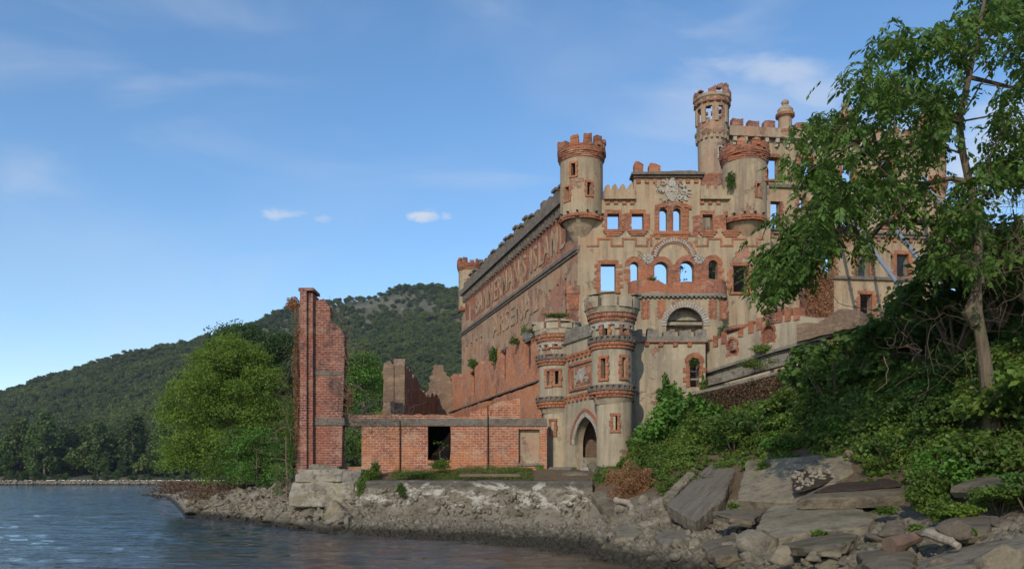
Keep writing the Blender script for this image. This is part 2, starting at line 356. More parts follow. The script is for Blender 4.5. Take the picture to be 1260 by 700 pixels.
# round things
def ang(a): return math.sin(a), -math.cos(a)      # a = 0 looks at the camera
def lathe(mb, cx, cy, prof, seg=28, wob=.0, a0=0, a1=2 * math.pi, sq=0):
    full = abs(a1 - a0 - 2 * math.pi) < 1e-6
    for i in range(len(prof) - 1):
        (r0, z0), (r1, z1) = prof[i], prof[i + 1]
        for k in range(seg):
            s0 = a0 + (a1 - a0) * k / seg; s1 = a0 + (a1 - a0) * (k + 1) / seg
            def q(r, z, s):
                x, y = ang(s); rr = r * (1 + wob * math.sin(s * 5 + z * 2.1) * .6 + wob * math.sin(s * 11 - z * 4)); return (cx + x * rr, cy + y * rr, z)
            m = max(r0, r1)
            if abs(z1 - z0) < abs(r1 - r0) * .6: uv = [(s0 * m, r0), (s1 * m, r0), (s1 * m, r1), (s0 * m, r1)]
            else: uv = [(s0 * m, z0), (s1 * m, z0), (s1 * m, z1), (s0 * m, z1)]
            mb.face([q(r0, z0, s0), q(r0, z0, s1), q(r1, z1, s1), q(r1, z1, s0)], uv)
def sector(mb, cx, cy, r0, r1, a0, a1, z0, z1, j=0, n=3):
    """block bent round a turret"""
    zt = [z1 + rnd.uniform(-j, j) for _ in range(n + 1)]; zb = [z0] * (n + 1)
    def q(r, s, z): x, y = ang(s); return (cx + x * r, cy + y * r, z)
    S = [a0 + (a1 - a0) * k / n for k in range(n + 1)]
    for k in range(n):
        s, t = S[k], S[k + 1]
        mb.face([q(r1, s, zb[k]), q(r1, t, zb[k + 1]), q(r1, t, zt[k + 1]), q(r1, s, zt[k])], [(s * r1, zb[k]), (t * r1, zb[k]), (t * r1, zt[k + 1]), (s * r1, zt[k])])
        mb.face([q(r0, t, zb[k + 1]), q(r0, s, zb[k]), q(r0, s, zt[k]), q(r0, t, zt[k + 1])])
        mb.face([q(r1, s, zt[k]), q(r1, t, zt[k + 1]), q(r0, t, zt[k + 1]), q(r0, s, zt[k])], [(s * r1, 0), (t * r1, 0), (t * r1, .3), (s * r1, .3)])
        mb.face([q(r0, s, zb[k]), q(r0, t, zb[k]), q(r1, t, zb[k]), q(r1, s, zb[k])], [(s * r1, 0), (t * r1, 0), (t * r1, .3), (s * r1, .3)])
    for s, z, zz in ((S[0], zt[0], z0), (S[-1], zt[-1], z0)): mb.face([q(r0, s, zz), q(r1, s, zz), q(r1, s, z), q(r0, s, z)])
def ringblocks(mb, cx, cy, r0, r1, n, z0, z1, fill=.5, j=0, skip=0, ph=0, rj=0):
    for k in range(n):
        if rnd.random() < skip: continue
        a = 2 * math.pi * (k + ph) / n; sector(mb, cx, cy, r0, r1 + rnd.uniform(-rj, rj), a, a + 2 * math.pi * fill / n, z0 + rnd.uniform(-j, j) * .3, z1 + rnd.uniform(-j, j), j * .6, 2)
def slit(parent, cx, cy, R, px, D, y0, y1, wpx, name='slit_window', open_=True):
    """narrow window let into a round tower: brick frame with a dark recess"""
    a = math.asin(max(-.96, min(.96, ((px - CX) * D / F_ - cx) / R))); x, y = ang(a)
    ww = wpx * D / F_ / max(.35, math.cos(a)); ww = min(ww, 1.2); z0 = CH + (HY - y1) * D / F_; z1 = CH + (HY - y0) * D / F_
    pl = Plane(cx + x * (R - .02), cy + y * (R - .02), -y, x); pl.d = (-y, x); pl.n = (-x, -y)
    mb = MB(); o = .16
    n = max(2, int((z1 - z0) / .2)); h = (z1 - z0) / n
    for k in range(n):
        for sg in (-1, 1):
            e = sg * ww / 2; l = o * (1.2 if k % 2 else .8); a0_, b0_ = sorted((e, e + sg * l))
            box(mb, pl, a0_, b0_, z0 + k * h, z0 + (k + 1) * h - .01, -.07, .25, .008)
    box(mb, pl, -ww / 2 - o, ww / 2 + o, z1, z1 + .14, -.08, .25); box(mb, pl, -ww / 2 - o, ww / 2 + o, z0 - .13, z0 - .002, -.09, .25)
    f = mb.build(name, 'trim', parent)
    return f
def cut(body, holes):
    """boolean-free opening list kept for round walls (see tower())"""
def tower(mb, cx, cy, R, z0, z1, holes=(), seg=40, th=.3, R1=None):
    """round wall as a grid of panels that leaves the window openings free; holes = (angle, half-angle, z0, z1)"""
    A = set(2 * math.pi * k / seg for k in range(seg)); Z = {z0, z1}
    Zs = list(np.arange(z0, z1, .8)); Z |= set(Zs)
    for a, h, b, t in holes:
        a %= 2 * math.pi; A |= {(a - h) % (2 * math.pi), (a + h) % (2 * math.pi)}; Z |= {b, t}
    A = sorted(A); Z = sorted(Z); R1 = R1 or R
    def rr(z): return R + (R1 - R) * (z - z0) / (z1 - z0)
    def q(r, s, z): x, y = ang(s); return (cx + x * r, cy + y * r, z)
    def inh(s, z):
        for a, h, b, t in holes:
            if abs((s - a + math.pi) % (2 * math.pi) - math.pi) < h and b < z < t: return True
        return False
    for i in range(len(A)):
        s = A[i]; t = A[(i + 1) % len(A)] + (2 * math.pi if i == len(A) - 1 else 0)
        if t - s < 1e-6: continue
        for k in range(len(Z) - 1):
            b, c = Z[k], Z[k + 1]
            if c - b < 1e-6: continue
            if inh((s + t) / 2, (b + c) / 2): continue
            mb.face([q(rr(b), s, b), q(rr(b), t, b), q(rr(c), t, c), q(rr(c), s, c)], [(s * R, b), (t * R, b), (t * R, c), (s * R, c)])
            mb.face([q(rr(b) - th, t, b), q(rr(b) - th, s, b), q(rr(c) - th, s, c), q(rr(c) - th, t, c)])
    for a, h, b, t in holes:
        for s in (a - h, a + h): mb.face([q(rr(b), s, b), q(rr(b) - th, s, b), q(rr(t) - th, s, t), q(rr(t), s, t)])
        for z in (b, t): mb.face([q(rr(z), a - h, z), q(rr(z), a + h, z), q(rr(z) - th, a + h, z), q(rr(z) - th, a - h, z)])
def hole_at(cx, cy, R, px, D, y0, y1, wpx):
    a = math.asin(max(-.97, min(.97, ((px - CX) * D / F_ - cx) / R)))
    h = min(.5, wpx * D / F_ / 2 / max(.35, math.cos(a)) / R)
    return (a, h, CH + (HY - y1) * D / F_, CH + (HY - y0) * D / F_)
def tube(mb, pts, rad, seg=6):
    """tapered tube along points"""
    pts = [Vector(p) for p in pts]; rings = []; ref = Vector((0.31, 0.2, .9)).normalized()
    for i, p in enumerate(pts):
        t = (pts[min(i + 1, len(pts) - 1)] - pts[max(i - 1, 0)]).normalized(); a = t.cross(ref)
        if a.length < .05: a = t.cross(Vector((1, 0, 0)))
        a.normalize(); b = t.cross(a); r = rad[i] if hasattr(rad, '__len__') else rad
        rings.append([p + (a * math.cos(2 * math.pi * k / seg) + b * math.sin(2 * math.pi * k / seg)) * r for k in range(seg)])
    for i in range(len(rings) - 1):
        for k in range(seg):
            j = (k + 1) % seg; mb.face([rings[i][k], rings[i][j], rings[i + 1][j], rings[i + 1][k]], [(k / seg, i), ((k + 1) / seg, i), ((k + 1) / seg, i + 1), (k / seg, i + 1)])
    mb.face(rings[0][::-1], [(0, 0)] * seg); mb.face(rings[-1], [(0, 0)] * seg)
# ---------------------------------------------------------------- numpy meshes (leaves, stones)
def npmesh(name, V, F, mat, attr=None, smooth=False):
    V = np.asarray(V, np.float32); F = np.asarray(F, np.int32); n, k = F.shape
    me = bpy.data.meshes.new(name); me.vertices.add(len(V)); me.vertices.foreach_set('co', V.ravel())
    me.loops.add(n * k); me.loops.foreach_set('vertex_index', F.ravel())
    me.polygons.add(n); me.polygons.foreach_set('loop_start', np.arange(0, n * k, k, dtype=np.int32))
    if smooth: me.polygons.foreach_set('use_smooth', np.ones(n, dtype=bool))
    me.update(calc_edges=True)
    if attr is not None:
        a = me.attributes.new('rnd', 'FLOAT', 'FACE'); a.data.foreach_set('value', np.asarray(attr, np.float32))
    me.materials.append(M[mat] if isinstance(mat, str) else mat); return me
def link(name, me, parent=None, loc=None):
    o = bpy.data.objects.new(name, me); col.objects.link(o); o.parent = parent
    if loc is not None: o.location = loc
    return o
def rotm(n):
    q = rg.normal(size=(n, 4)); q /= np.linalg.norm(q, axis=1)[:, None]; w_, x, y, z = q.T
    return np.stack([np.stack([1 - 2 * (y * y + z * z), 2 * (x * y - z * w_), 2 * (x * z + y * w_)], -1), np.stack([2 * (x * y + z * w_), 1 - 2 * (x * x + z * z), 2 * (y * z - x * w_)], -1), np.stack([2 * (x * z - y * w_), 2 * (y * z + x * w_), 1 - 2 * (x * x + y * y)], -1)], 1)
def leaves(C, size, up=.6, droop=0.0, asp=.5, out=None):
    """one folded rhombic leaf at each centre; up = how far the blades face the sky, out = optional outward direction"""
    C = np.asarray(C, float); n = len(C); size = np.broadcast_to(size, (n,)) * rg.uniform(.6, 1.3, n)
    nrm = rg.normal(size=(n, 3)); nrm /= np.linalg.norm(nrm, axis=1)[:, None]; nrm[:, 2] += up
    if out is not None: nrm += out * .8
    nrm /= np.linalg.norm(nrm, axis=1)[:, None]
    t = np.cross(nrm, rg.normal(size=(n, 3))); t[:, 2] -= droop; t -= nrm * (t * nrm).sum(1)[:, None]; t /= np.linalg.norm(t, axis=1)[:, None]
    b = np.cross(nrm, t); L = size[:, None]
    V = np.stack([C - t * L * .5, C - t * L * .02 + b * L * asp * .5 + nrm * L * .1, C + t * L * .5 - nrm * L * .08, C - t * L * .02 - b * L * asp * .5 + nrm * L * .1], 1)
    return V.reshape(-1, 3)
def leafmesh(name, V, mat, r=None):
    n = len(V) // 4; F = np.arange(n * 4).reshape(n, 4)
    return npmesh(name, V, F, mat, r if r is not None else rg.random(n))
def vnoise(x, y, s=1.0, seed=0):
    """cheap smooth noise 0..1"""
    o = 0; r = np.random.default_rng(seed + 5)
    for k in range(9):
        a = r.uniform(0, 6.28); f = s * (1.0 + k * .55); o = o + np.sin((x * math.cos(a) + y * math.sin(a)) * f + r.uniform(0, 6.28) + 1.3 * np.sin((x * math.sin(a) - y * math.cos(a)) * f * .6 + k)) / (1 + k * .35)
    return .5 + o / 7.0
def lobes(cs, rs, per, size, up=.5, droop=.2, asp=.5, shell=.55):
    """leaf positions on rough ellipsoid shells"""
    V = []
    for (c, r) in zip(cs, rs):
        r = np.broadcast_to(np.asarray(r, float), (3,)); n = int(per * (r[0] * r[1] * r[2]) ** (2 / 3))
        d = rg.normal(size=(n, 3)); d /= np.linalg.norm(d, axis=1)[:, None]
        d[:, 2] = np.where(d[:, 2] < -.35, -d[:, 2], d[:, 2])
        k = shell + (1 - shell) * rg.random(n) ** .7; k *= 1 + .28 * np.sin(d[:, 0] * 5 + c[0] * 3) * np.sin(d[:, 1] * 5 + c[1] * 7) + .18 * np.sin(d[:, 2] * 9 + c[2])
        V.append(leaves(np.asarray(c) + d * r * k[:, None], size, up, droop, asp, d))
    return np.concatenate(V)
def grow(trunk, rad, targets, sag=.06, r1=.012, pw=.5, seed=3):
    """branching skeleton: every target is joined to the nearest point of the tree grown so far"""
    rr = random.Random(seed); nodes = [Vector(p) for p in trunk]; par = [-1] + list(range(len(trunk) - 1)); base = list(rad); cnt = [0] * len(nodes); dep = [0.0] * len(nodes)
    fork = int(len(nodes) * .3)
    tg = sorted([Vector(t) for t in targets], key=lambda t: min((t - n).length for n in nodes[fork:]))
    for t in tg:
        A = np.array([tuple(n) for n in nodes[fork:]]); d = np.linalg.norm(A - np.array(tuple(t)), axis=1) + np.array(dep[fork:]) * .25 + np.maximum(0, A[:, 2] - t.z) * .25
        j = int(d.argmin()) + fork; a = nodes[j]; L = (t - a).length; m = max(1, int(L / .8)); prev = j
        for k in range(1, m + 1):
            p = a.lerp(t, k / m)
            if k < m: p += Vector((rr.uniform(-1, 1), rr.uniform(-1, 1), rr.uniform(-.3, 1))) * L * sag
            nodes.append(p); par.append(prev); dep.append(dep[prev] + L / m); cnt.append(0); base.append(None); prev = len(nodes) - 1
        q = prev
        while q >= 0: cnt[q] += 1; q = par[q]
    r = [base[i] if base[i] else min(rad[min(len(rad) - 1, 2)] * .55, r1 * max(1, cnt[i]) ** pw) for i in range(len(nodes))]
    mb = MB(); tube(mb, nodes[:len(trunk)], rad, 10)
    for i in range(len(trunk), len(nodes)):
        p = par[i]; tube(mb, [nodes[p], nodes[i]], [min(r[p], r[i] * 1.5), r[i]], 5)
    return mb, nodes
# ---------------------------------------------------------------- ground of the island
COLS = [  # photo column, rows of (distance, height)
 (120, [(60, -1.5), (80, -1.5), (100, -1.4), (115, -1.3), (122, -1.3), (126, -1.3), (130, -1.3), (136, -1.4), (150, -1.5), (190, -1.5), (240, -1.5)]),
 (183, [(60, -1.4), (80, -1.3), (105, -.7), (118, -.2), (122, .1), (126, .25), (130, .1), (136, -.4), (150, -1), (190, -1.5), (240, -1.5)]),
 (205, [(55, -1.3), (62, -1.0), (85, -.5), (108, .0), (118, .45), (124, .75), (130, .6), (138, .0), (150, -.8), (190, -1.5), (240, -1.5)]),
 (228, [(52, -1.1), (57.5, -.05), (60, .3), (66, .65), (80, .9), (105, 1.1), (120, 1.2), (132, .8), (150, -.2), (190, -1.2), (240, -1.5)]),
 (262, [(48, -1.1), (53.5, 0), (56, .65), (60, 1.2), (66, 1.65), (80, 1.9), (100, 1.9), (120, 1.8), (150, .8), (190, -.5), (240, -1.5)]),
 (310, [(43, -1.1), (48.5, 0), (51, .7), (54, 1.3), (58, 1.75), (65, 2.0), (80, 2.3), (110, 2.3), (150, 2), (190, 1), (240, -1.5)]),
 (365, [(37.5, -1.1), (42.5, 0), (44.5, .55), (46, 1.1), (47.5, 1.7), (50, 2.3), (60, 2.6), (100, 2.8), (150, 2.6), (200, 2), (260, -1)]),
 (430, [(34, -1.1), (38.3, 0), (40, .42), (42.0, .7), (42.9, .9), (44.2, 2.4), (46, 3.0), (60, 3.0), (120, 3), (200, 2), (260, 0)]),
 (520, [(31, -1.1), (35.8, 0), (37.5, .28), (40.6, .55), (41.5, .7), (42.9, 2.45), (46, 3.05), (60, 3.0), (120, 3), (200, 2), (260, 0)]),
 (620, [(28, -1.1), (32.5, 0), (35, .24), (38.8, .42), (39.8, .5), (41.2, 2.5), (44, 3.1), (60, 3.0), (120, 3), (200, 2), (260, 0)]),
 (720, [(23.5, -1.1), (27.6, 0), (31, .2), (36.6, .38), (37.7, .5), (39.0, 2.5), (42, 3.1), (60, 3.2), (120, 3), (200, 2), (260, 0)]),
 (762, [(21, -1.1), (25, 0), (27.5, .3), (31.5, .65), (34.5, 1.4), (38, 2.5), (41, 3.3), (46, 3.5), (60, 3.5), (200, 2), (260, 0)]),
 (800, [(19.5, -1.0), (23, 0), (26, .35), (30, .9), (34, 1.9), (38, 3.2), (41, 4.3), (44, 5.0), (60, 5), (200, 3), (260, 0)]),
 (860, [(17.5, -.9), (20.5, 0), (24, .55), (28.5, 1.2), (32, 2.2), (35, 3.4), (39, 5.0), (44, 6.2), (60, 7), (200, 4), (260, 0)]),
 (950, [(14.5, -.8), (17.2, .05), (20.5, .65), (24, 1.0), (26.7, 1.6), (29, 2.7), (33, 4.4), (39, 6.3), (44, 8), (60, 9), (200, 4)]),
 (1050, [(12, -.8), (14.2, .1), (16.5, .7), (19, 1.0), (22, 1.5), (24.5, 2.2), (28, 4.0), (33, 6.2), (38, 8.6), (60, 10), (200, 5)]),
 (1150, [(9.5, -.7), (11.7, .1), (14, .75), (17, 1.2), (19.5, 1.65), (22, 2.3), (25, 4.2), (29, 6.4), (34, 9.3), (60, 11), (200, 6)]),
 (1260, [(7.5, -.6), (9.3, .1), (12, .85), (14.5, 1.35), (16.5, 1.85), (19, 2.6), (22, 4.6), (25.5, 7.0), (30, 9.6), (60, 11), (200, 7)]),
 (1500, [(4.8, -.6), (6.2, .1), (8.5, .9), (11, 1.6), (13, 2.4), (15.5, 3.8), (18, 5.4), (22, 7.6), (28, 10), (60, 11), (200, 8)]),
 (2100, [(2.6, -.6), (3.4, .1), (5, .9), (7, 1.7), (9, 2.6), (11, 4), (14, 5.8), (18, 8), (25, 10.5), (60, 11), (200, 8)]),
]
CP = np.array([c[0] for c in COLS], float); CD = np.array([[r[0] for r in c[1]] for c in COLS], float); CZ = np.array([[r[1] for r in c[1]] for c in COLS], float)
def colat(px):
    px = np.atleast_1d(np.asarray(px, float)); i = np.clip(np.searchsorted(CP, px) - 1, 0, len(CP) - 2); t = np.clip((px - CP[i]) / (CP[i + 1] - CP[i]), 0, 1)[:, None]
    return CD[i] * (1 - t) + CD[i + 1] * t, CZ[i] * (1 - t) + CZ[i + 1] * t
def G(px, D):
    """ground height at a photo column and distance (vectorised)"""
    px = np.atleast_1d(np.asarray(px, float)); D = np.atleast_1d(np.asarray(D, float)); d, z = colat(px); o = np.full(len(px), -2.0)
    for j in range(d.shape[1] - 1):
        m = (D >= d[:, j]) & (D <= d[:, j + 1]); t = (D - d[:, j]) / (d[:, j + 1] - d[:, j]); o = np.where(m, z[:, j] + (z[:, j + 1] - z[:, j]) * t, o)
    return o
def GX(x, y): return G(CX + F_ * np.asarray(x) / np.asarray(y), y)
def bump(x, y, z):
    a = np.where(z > -.3, 1, .3); return (vnoise(x, y, .9, 3) - .5) * .3 * a * np.where(z > 2.4, 1, .7) + (vnoise(x, y, 1.3, 9) - .5) * .10 * a
def make_ground():
    pxs = np.concatenate([np.arange(120, 740, 4), np.arange(740, 1300, 5), np.arange(1300, 2101, 20)]); sub = [5, 10, 12, 12, 10, 10, 12, 10, 6, 4]
    V = []
    d, z = colat(pxs)
    rows_d = []; rows_z = []
    for j in range(d.shape[1] - 1):
        for k in range(sub[j]):
            t = k / sub[j]; rows_d.append(d[:, j] * (1 - t) + d[:, j + 1] * t); rows_z.append(z[:, j] * (1 - t) + z[:, j + 1] * t)
    rows_d.append(d[:, -1]); rows_z.append(z[:, -1]); Dm = np.array(rows_d); Zm = np.array(rows_z); X = (pxs - CX) * Dm / F_
    Zm = Zm + bump(X, Dm, Zm)
    V = np.stack([X, Dm, Zm], -1).reshape(-1, 3); nr, nc = Dm.shape; I = np.arange(nr * nc).reshape(nr, nc)
    Fq = np.stack([I[:-1, :-1], I[:-1, 1:], I[1:, 1:], I[1:, :-1]], -1).reshape(-1, 4)
    s = NT('island_ground')
    zz = s.t.nodes.new('ShaderNodeSeparateXYZ'); s.l(s.pos, zz.inputs[0]); z_ = s.math('ADD', zz.outputs[2], s.math('MULTIPLY', s.noise(1.5, 6), .5))
    grav = s.mix(s.vor(9), (.15, .13, .10), (.30, .26, .20)); grav = s.mix(s.ramp(s.noise(.8, 7), .4, .7, 0, .6), grav, (.19, .16, .11))
    earth = s.mix(s.noise(1.2, 7, .7), (.09, .06, .035), (.17, .12, .07)); c = s.mix(s.ramp(z_, 1.7, 2.4), grav, earth)
    c = s.mix(s.ramp(z_, .42, .66, .93, 0), c, (.022, .02, .013)); s.base(c)
    s.bump(s.math('ADD', s.math('MULTIPLY', s.vor(7), .5), s.noise(4, 9, .75)), .9, .12)
    o = link('ground', npmesh('ground', V, Fq, s.m, smooth=True)); tag(o, kind='structure')
make_ground()
# ---------------------------------------------------------------- arsenal with the stepped gable front
A_ = Plane(4.96, 60)                                   # front wall, faces the water
S_ = Plane(4.96, 60, -.297, .955)                      # long side wall
def uzs(pl, pts): return [pl.uz(*p) for p in pts]
def front_building():
    t = thing('arsenal_building', 'roofless tan castle with stepped gable front, round corner turrets and raised letters on its side', 'castle', (4.96, 60, 3))
    H = {}
    for k, r in enumerate([(747, 762, 263, 283), (777, 792, 263, 283), (864, 877, 264, 284), (893, 906, 265, 284)]): H['s%d' % k] = rect(A_, *r)
    H['q0'] = rect(A_, 739, 757.5, 325, 358.5); H['q1'] = rect(A_, 902, 919, 327, 360)
    def AR(x0, x1, y0, y1): a = A_.uz(x0, y1); b = A_.uz(x1, y0); return arch(a[0], b[0], a[1], b[1])
    H['t0'] = AR(811.5, 821.5, 256, 284); H['t1'] = AR(828.5, 838, 256, 284)
    for k, a in enumerate([(775.5, 785.5, 322, 349), (805, 822, 322, 351), (836, 854, 321, 354), (871.5, 883, 320, 349)]): H['b%d' % k] = AR(*a)
    wz = uzs(A_, [(715, 246), (780, 246), (780, 219), (862, 219), (862, 246), (948, 246)])
    out = [(A_.u(711), 2), (A_.u(948), 2), (A_.u(948), wz[-1][1])] + wz[::-1][1:] + [(A_.u(711), wz[0][1])]
    mb = MB(); prism(mb, A_, out, 0, .75, H.values())
    d0 = rect(A_, 815, 862, 380, 406)
    mb.build('front_wall', 'stucco', t)
    # long side wall with small slits
    hs = []
    for px, py in ((686, 359), (695.5, 352), (676, 366), (592, 421), (586, 424), (580, 428), (574, 431)):
        u, z = S_.uz(px, py); w_ = .22 if px > 600 else .4; hs.append([(u - w_, z - .6), (u + w_, z - .6), (u + w_, z + .6), (u - w_, z + .6)])
    mb = MB(); L = 37.0; prism(mb, S_, [(0.02, 2), (L, 2), (L, 24.2), (0.02, 24.2)], 0, .7, hs); mb.build('side_wall', 'stucco_side', t)
    # brick storey behind the lettering, proud by two centimetres, broken into ragged fields
    mb = MB()
    top = ragged([(1.5, 24.0), (36, 24.0)], 1.2, .06); bot = ragged([(36, 22.9), (26, 23.1), (18, 22.8), (9, 23.0), (1.5, 22.6)], .7, .22)
    prism(mb, S_, top + bot, -.03, .05); mb.build('brick_frieze', 'brick', t)
    mb = MB()
    for k in range(11):
        a = 3 + k * 3.0 + rnd.uniform(-.5, .5); b = a + rnd.uniform(1.5, 2.8); c = rnd.uniform(20.3, 21.2)
        prism(mb, S_, ragged([(a, c), (b, c + .1)], .3, .1) + ragged([(b + .2, 23.2), (a - .2, 23.3)], .3, .12), -.022, .05)
    mb.build('exposed_brick_field', 'brick', t)
    mb = MB(); box(mb, S_, -.1, L, 19.85, 20.1, -.22, .1); box(mb, S_, -.05, L, 19.65, 19.85, -.12, .1); mb.build('string_course', 'concrete_dark', t)
    # parapet
    mb = MB(); box(mb, S_, 2.0, L - .6, 24.2, 24.75, -.5, .6); box(mb, S_, 2, L - .6, 23.95, 24.2, -.25, .3)
    k = 0; u = 2.0
    while u < L - 2:
        wdt = .82 * rnd.uniform(.9, 1.08); hgt = .95 * rnd.uniform(.65, 1.08)
        box(mb, S_, u, u + wdt, 24.75, 24.75 + hgt, -.42, .45, .05)
        if rnd.random() < .6: box(mb, S_, u - .1, u + wdt + .1, 24.75 + hgt, 24.95 + hgt, -.56, .55, .03)
        u += 1.5
    mb.build('parapet', 'concrete_dark', t)
    mb = MB(); u = 2.2
    while u < L - 1: box(mb, S_, u, u + .3, 23.4, 23.95, -.34, .05, .03); u += .8
    split_build(mb, 'corbel', 'concrete_dark', t)
    # raised lettering
    def letters(txt, h, pxa, pxb, z):
        cu = bpy.data.curves.new('letters', 'FONT'); cu.body = txt; cu.size = h / .72; cu.extrude = .04; cu.space_character = 1.22; cu.offset = .008
        tmp = bpy.data.objects.new('letters', cu); col.objects.link(tmp); bpy.context.view_layer.update()
        me = bpy.data.meshes.new_from_object(tmp.evaluated_get(bpy.context.evaluated_depsgraph_get())); bpy.data.objects.remove(tmp)
        n = len(me.vertices); c = np.empty(n * 3, np.float32); me.vertices.foreach_get('co', c); c = c.reshape(-1, 3)
        ua, ub = S_.u(pxa), S_.u(pxb); x = (c[:, 0] - c[:, 0].min()) / (c[:, 0].max() - c[:, 0].min()); uu = ua + (ub - ua) * x
        dd = -c[:, 2] - .05; o = root_loc(t)
        W = np.stack([S_.a[0] + uu * S_.d[0] + dd * S_.n[0] - o.x, S_.a[1] + uu * S_.d[1] + dd * S_.n[1] - o.y, z + c[:, 1] - o.z], -1)
        me.vertices.foreach_set('co', W.astype(np.float32).ravel()); me.materials.clear(); me.materials.append(M['relief']); me.update()
        ob = bpy.data.objects.new('raised_lettering', me); col.objects.link(ob); ob.parent = t; ob['label'] = 'raised plaster letters reading ' + txt
    letters("BANNERMAN'S ISLAND", 2.15, 586, 698, 20.85)
    letters("ARSENAL", 1.9, 607, 662, 17.2)
    # front parapets
    mb = MB()
    for a, b, c in ((743, 781, 0), (861, 900, 1)):
        u0, u1 = A_.u(a), A_.u(b); zb = A_.uz(a, 246.5)[1]
        box(mb, A_, u0, u1 + .02, zb, zb + .28, -.32, .6); box(mb, A_, u0, u1, zb + .28, zb + .78, -.2, .45)
        n = 4
        for k in range(n):
            s = u0 + (u1 - u0) * (k + .06) / n; e = s + (u1 - u0) / n * .74
            prism(mb, A_, [(s, zb + .78), (e, zb + .78), (e - .05, zb + rnd.uniform(.9, 1.15)), ((s + e) / 2, zb + rnd.uniform(1.0, 1.3)), (s + .03, zb + rnd.uniform(.9, 1.15))], -.2, .4)
    mb.build('parapet', 'stucco', t)
    mb = MB(); u0, u1 = A_.u(779), A_.u(864); z = A_.uz(780, 219.5)[1]
    box(mb, A_, u0, u1, z, z + .16, -.2, .8); box(mb, A_, u0 - .15, u1 + .15, z + .16, z + .34, -.4, .9)
    prism(mb, A_, ragged([(u1, z + .34), (u0 + 2, z + .34)], .3, .0) + ragged([(u0 + 2, z + .45), (u1 - .6, z + .48)], .35, .05), -.25, .5)
    mb.build('gable_cornice', 'concrete_dark', t)
    mb = MB()
    for a, b, c in ((780, 791, .75), (798, 812, .62)):
        a, b = A_.u(a), A_.u(b); prism(mb, A_, [(a, z + .35), (b, z + .35)] + ragged([(b, z + .35 + c * .8), (b - .2, z + .35 + c), (a + .1, z + .4 + c), (a, z + .3 + c)], .15, .05), -.28, .45)
    split_build(mb, 'broken_merlon', 'trim', t)
    mb = MB()
    for a, b, y in ((745, 781, 247), (861, 892, 247), (783, 862, 221)):
        k = A_.u(a); zz = A_.uz(a, y)[1]
        while k < A_.u(b) - .2:
            box(mb, A_, k, k + .3, zz - .28, zz - .01, -.12, .1, .015)
            k += .62
    split_build(mb, 'dentil', 'trim', t)
    # crenellated relief band
    mb = MB(); z0 = A_.uz(711, 303.5)[1]; s = .62; c = .13
    def stepband(ua, ub):
        k = 0; u = ua
        while u < ub - .1:
            e = min(ub, u + (1.0 if k % 2 else .85)); zz = z0 + (.52 if k % 2 else 0); box(mb, A_, u, e, zz, zz + c, -.07, .05)
            if e < ub: box(mb, A_, e - c / 2, e + c / 2, z0, z0 + .52 + c, -.075, .05)
            u = e; k += 1
    stepband(A_.u(722), A_.u(801)); stepband(A_.u(857), A_.u(940))
    zt = A_.uz(800, 291)[1]; box(mb, A_, A_.u(800), A_.u(858), zt, zt + .14, -.08, .05); box(mb, A_, A_.u(800), A_.u(800) + .14, z0, zt, -.078, .05); box(mb, A_, A_.u(858) - .14, A_.u(858), z0, zt, -.078, .05)
    mb.build('crenellated_band', 'trim', t)
    # blind arch with voussoirs and rosettes
    mb = MB(); cu, cz = A_.uz(829, 320); arcblocks(mb, A_, cu, cz, 1.35, 1.62, 8, 172, 23, -.14, .05, .25); mb.build('blind_arch', 'voussoir', t)
    mb = MB(); arcblocks(mb, A_, cu, cz, 1.64, 1.78, 5, 175, 30, -.09, .05, .05); arcblocks(mb, A_, cu, cz, 1.22, 1.33, 5, 175, 26, -.06, .05, .05); mb.build('arch_moulding', 'trim', t)
    for px in (797.5, 860):
        mb = MB(); u, zz = A_.uz(px, 318.5); arcblocks(mb, A_, u, zz, .14, .4, 0, 360, 9, -.1, .05, .2); arcblocks(mb, A_, u, zz, .0, .11, 0, 360, 6, -.13, .05, 0); mb.build('rosette', 'voussoir', t)
    # coat of arms in plaster
    mb = MB(); cu, cz = A_.uz(826, 237)
    r2 = random.Random(4)
    prism(mb, A_, [(cu - .45, cz + .5), (cu - .5, cz - .1), (cu - .28, cz - .5), (cu, cz - .72), (cu + .28, cz - .5), (cu + .5, cz - .1), (cu + .45, cz + .5)], -.16, .05)
    box(mb, A_, cu - .36, cu + .36, cz - .02, cz + .08, -.2, .05); box(mb, A_, cu - .05, cu + .05, cz - .5, cz + .42, -.2, .05)
    arcblocks(mb, A_, cu, cz + .62, .0, .3, 0, 360, 8, -.2, .05, 0)
    for k in range(46):
        a = r2.uniform(0, 6.28); rr = r2.uniform(.62, 1.22); x = cu + 1.15 * rr * math.cos(a); zz = cz + .82 * rr * math.sin(a); s1 = r2.uniform(.1, .24); a0 = r2.uniform(0, 360)
        arcblocks(mb, A_, x, zz, s1 * .45, s1, a0, a0 + r2.uniform(160, 300), 5, -r2.uniform(.08, .2), .05, 0)
    mb.build('coat_of_arms_relief', 'voussoir', t)
    # window trims
    for k in ('s0', 's1', 's2', 's3'): surround('window_surround', A_, H[k], t, wd=.3, sill=2)
    for k in ('q0', 'q1'): surround('window_surround', A_, H[k], t, wd=.42)
    for k in ('b0', 'b1', 'b2', 'b3'): surround('window_surround', A_, H[k], t, wd=.4, arched=True, sill=False)
    mb = MB()
    for a, b in ((805.5, 811), (822, 828), (838.5, 847)):
        a, b = A_.u(a), A_.u(b)
        if b - a > .4: pass
        z_0, z_1 = A_.uz(800, 286)[1], A_.uz(800, 257)[1]; n = 12
        for k in range(n): box(mb, A_, a, b, z_0 + (z_1 - z_0) * k / n, z_0 + (z_1 - z_0) * (k + 1) / n - .015, -.1 * rnd.uniform(.8, 1.4), .2, .01)
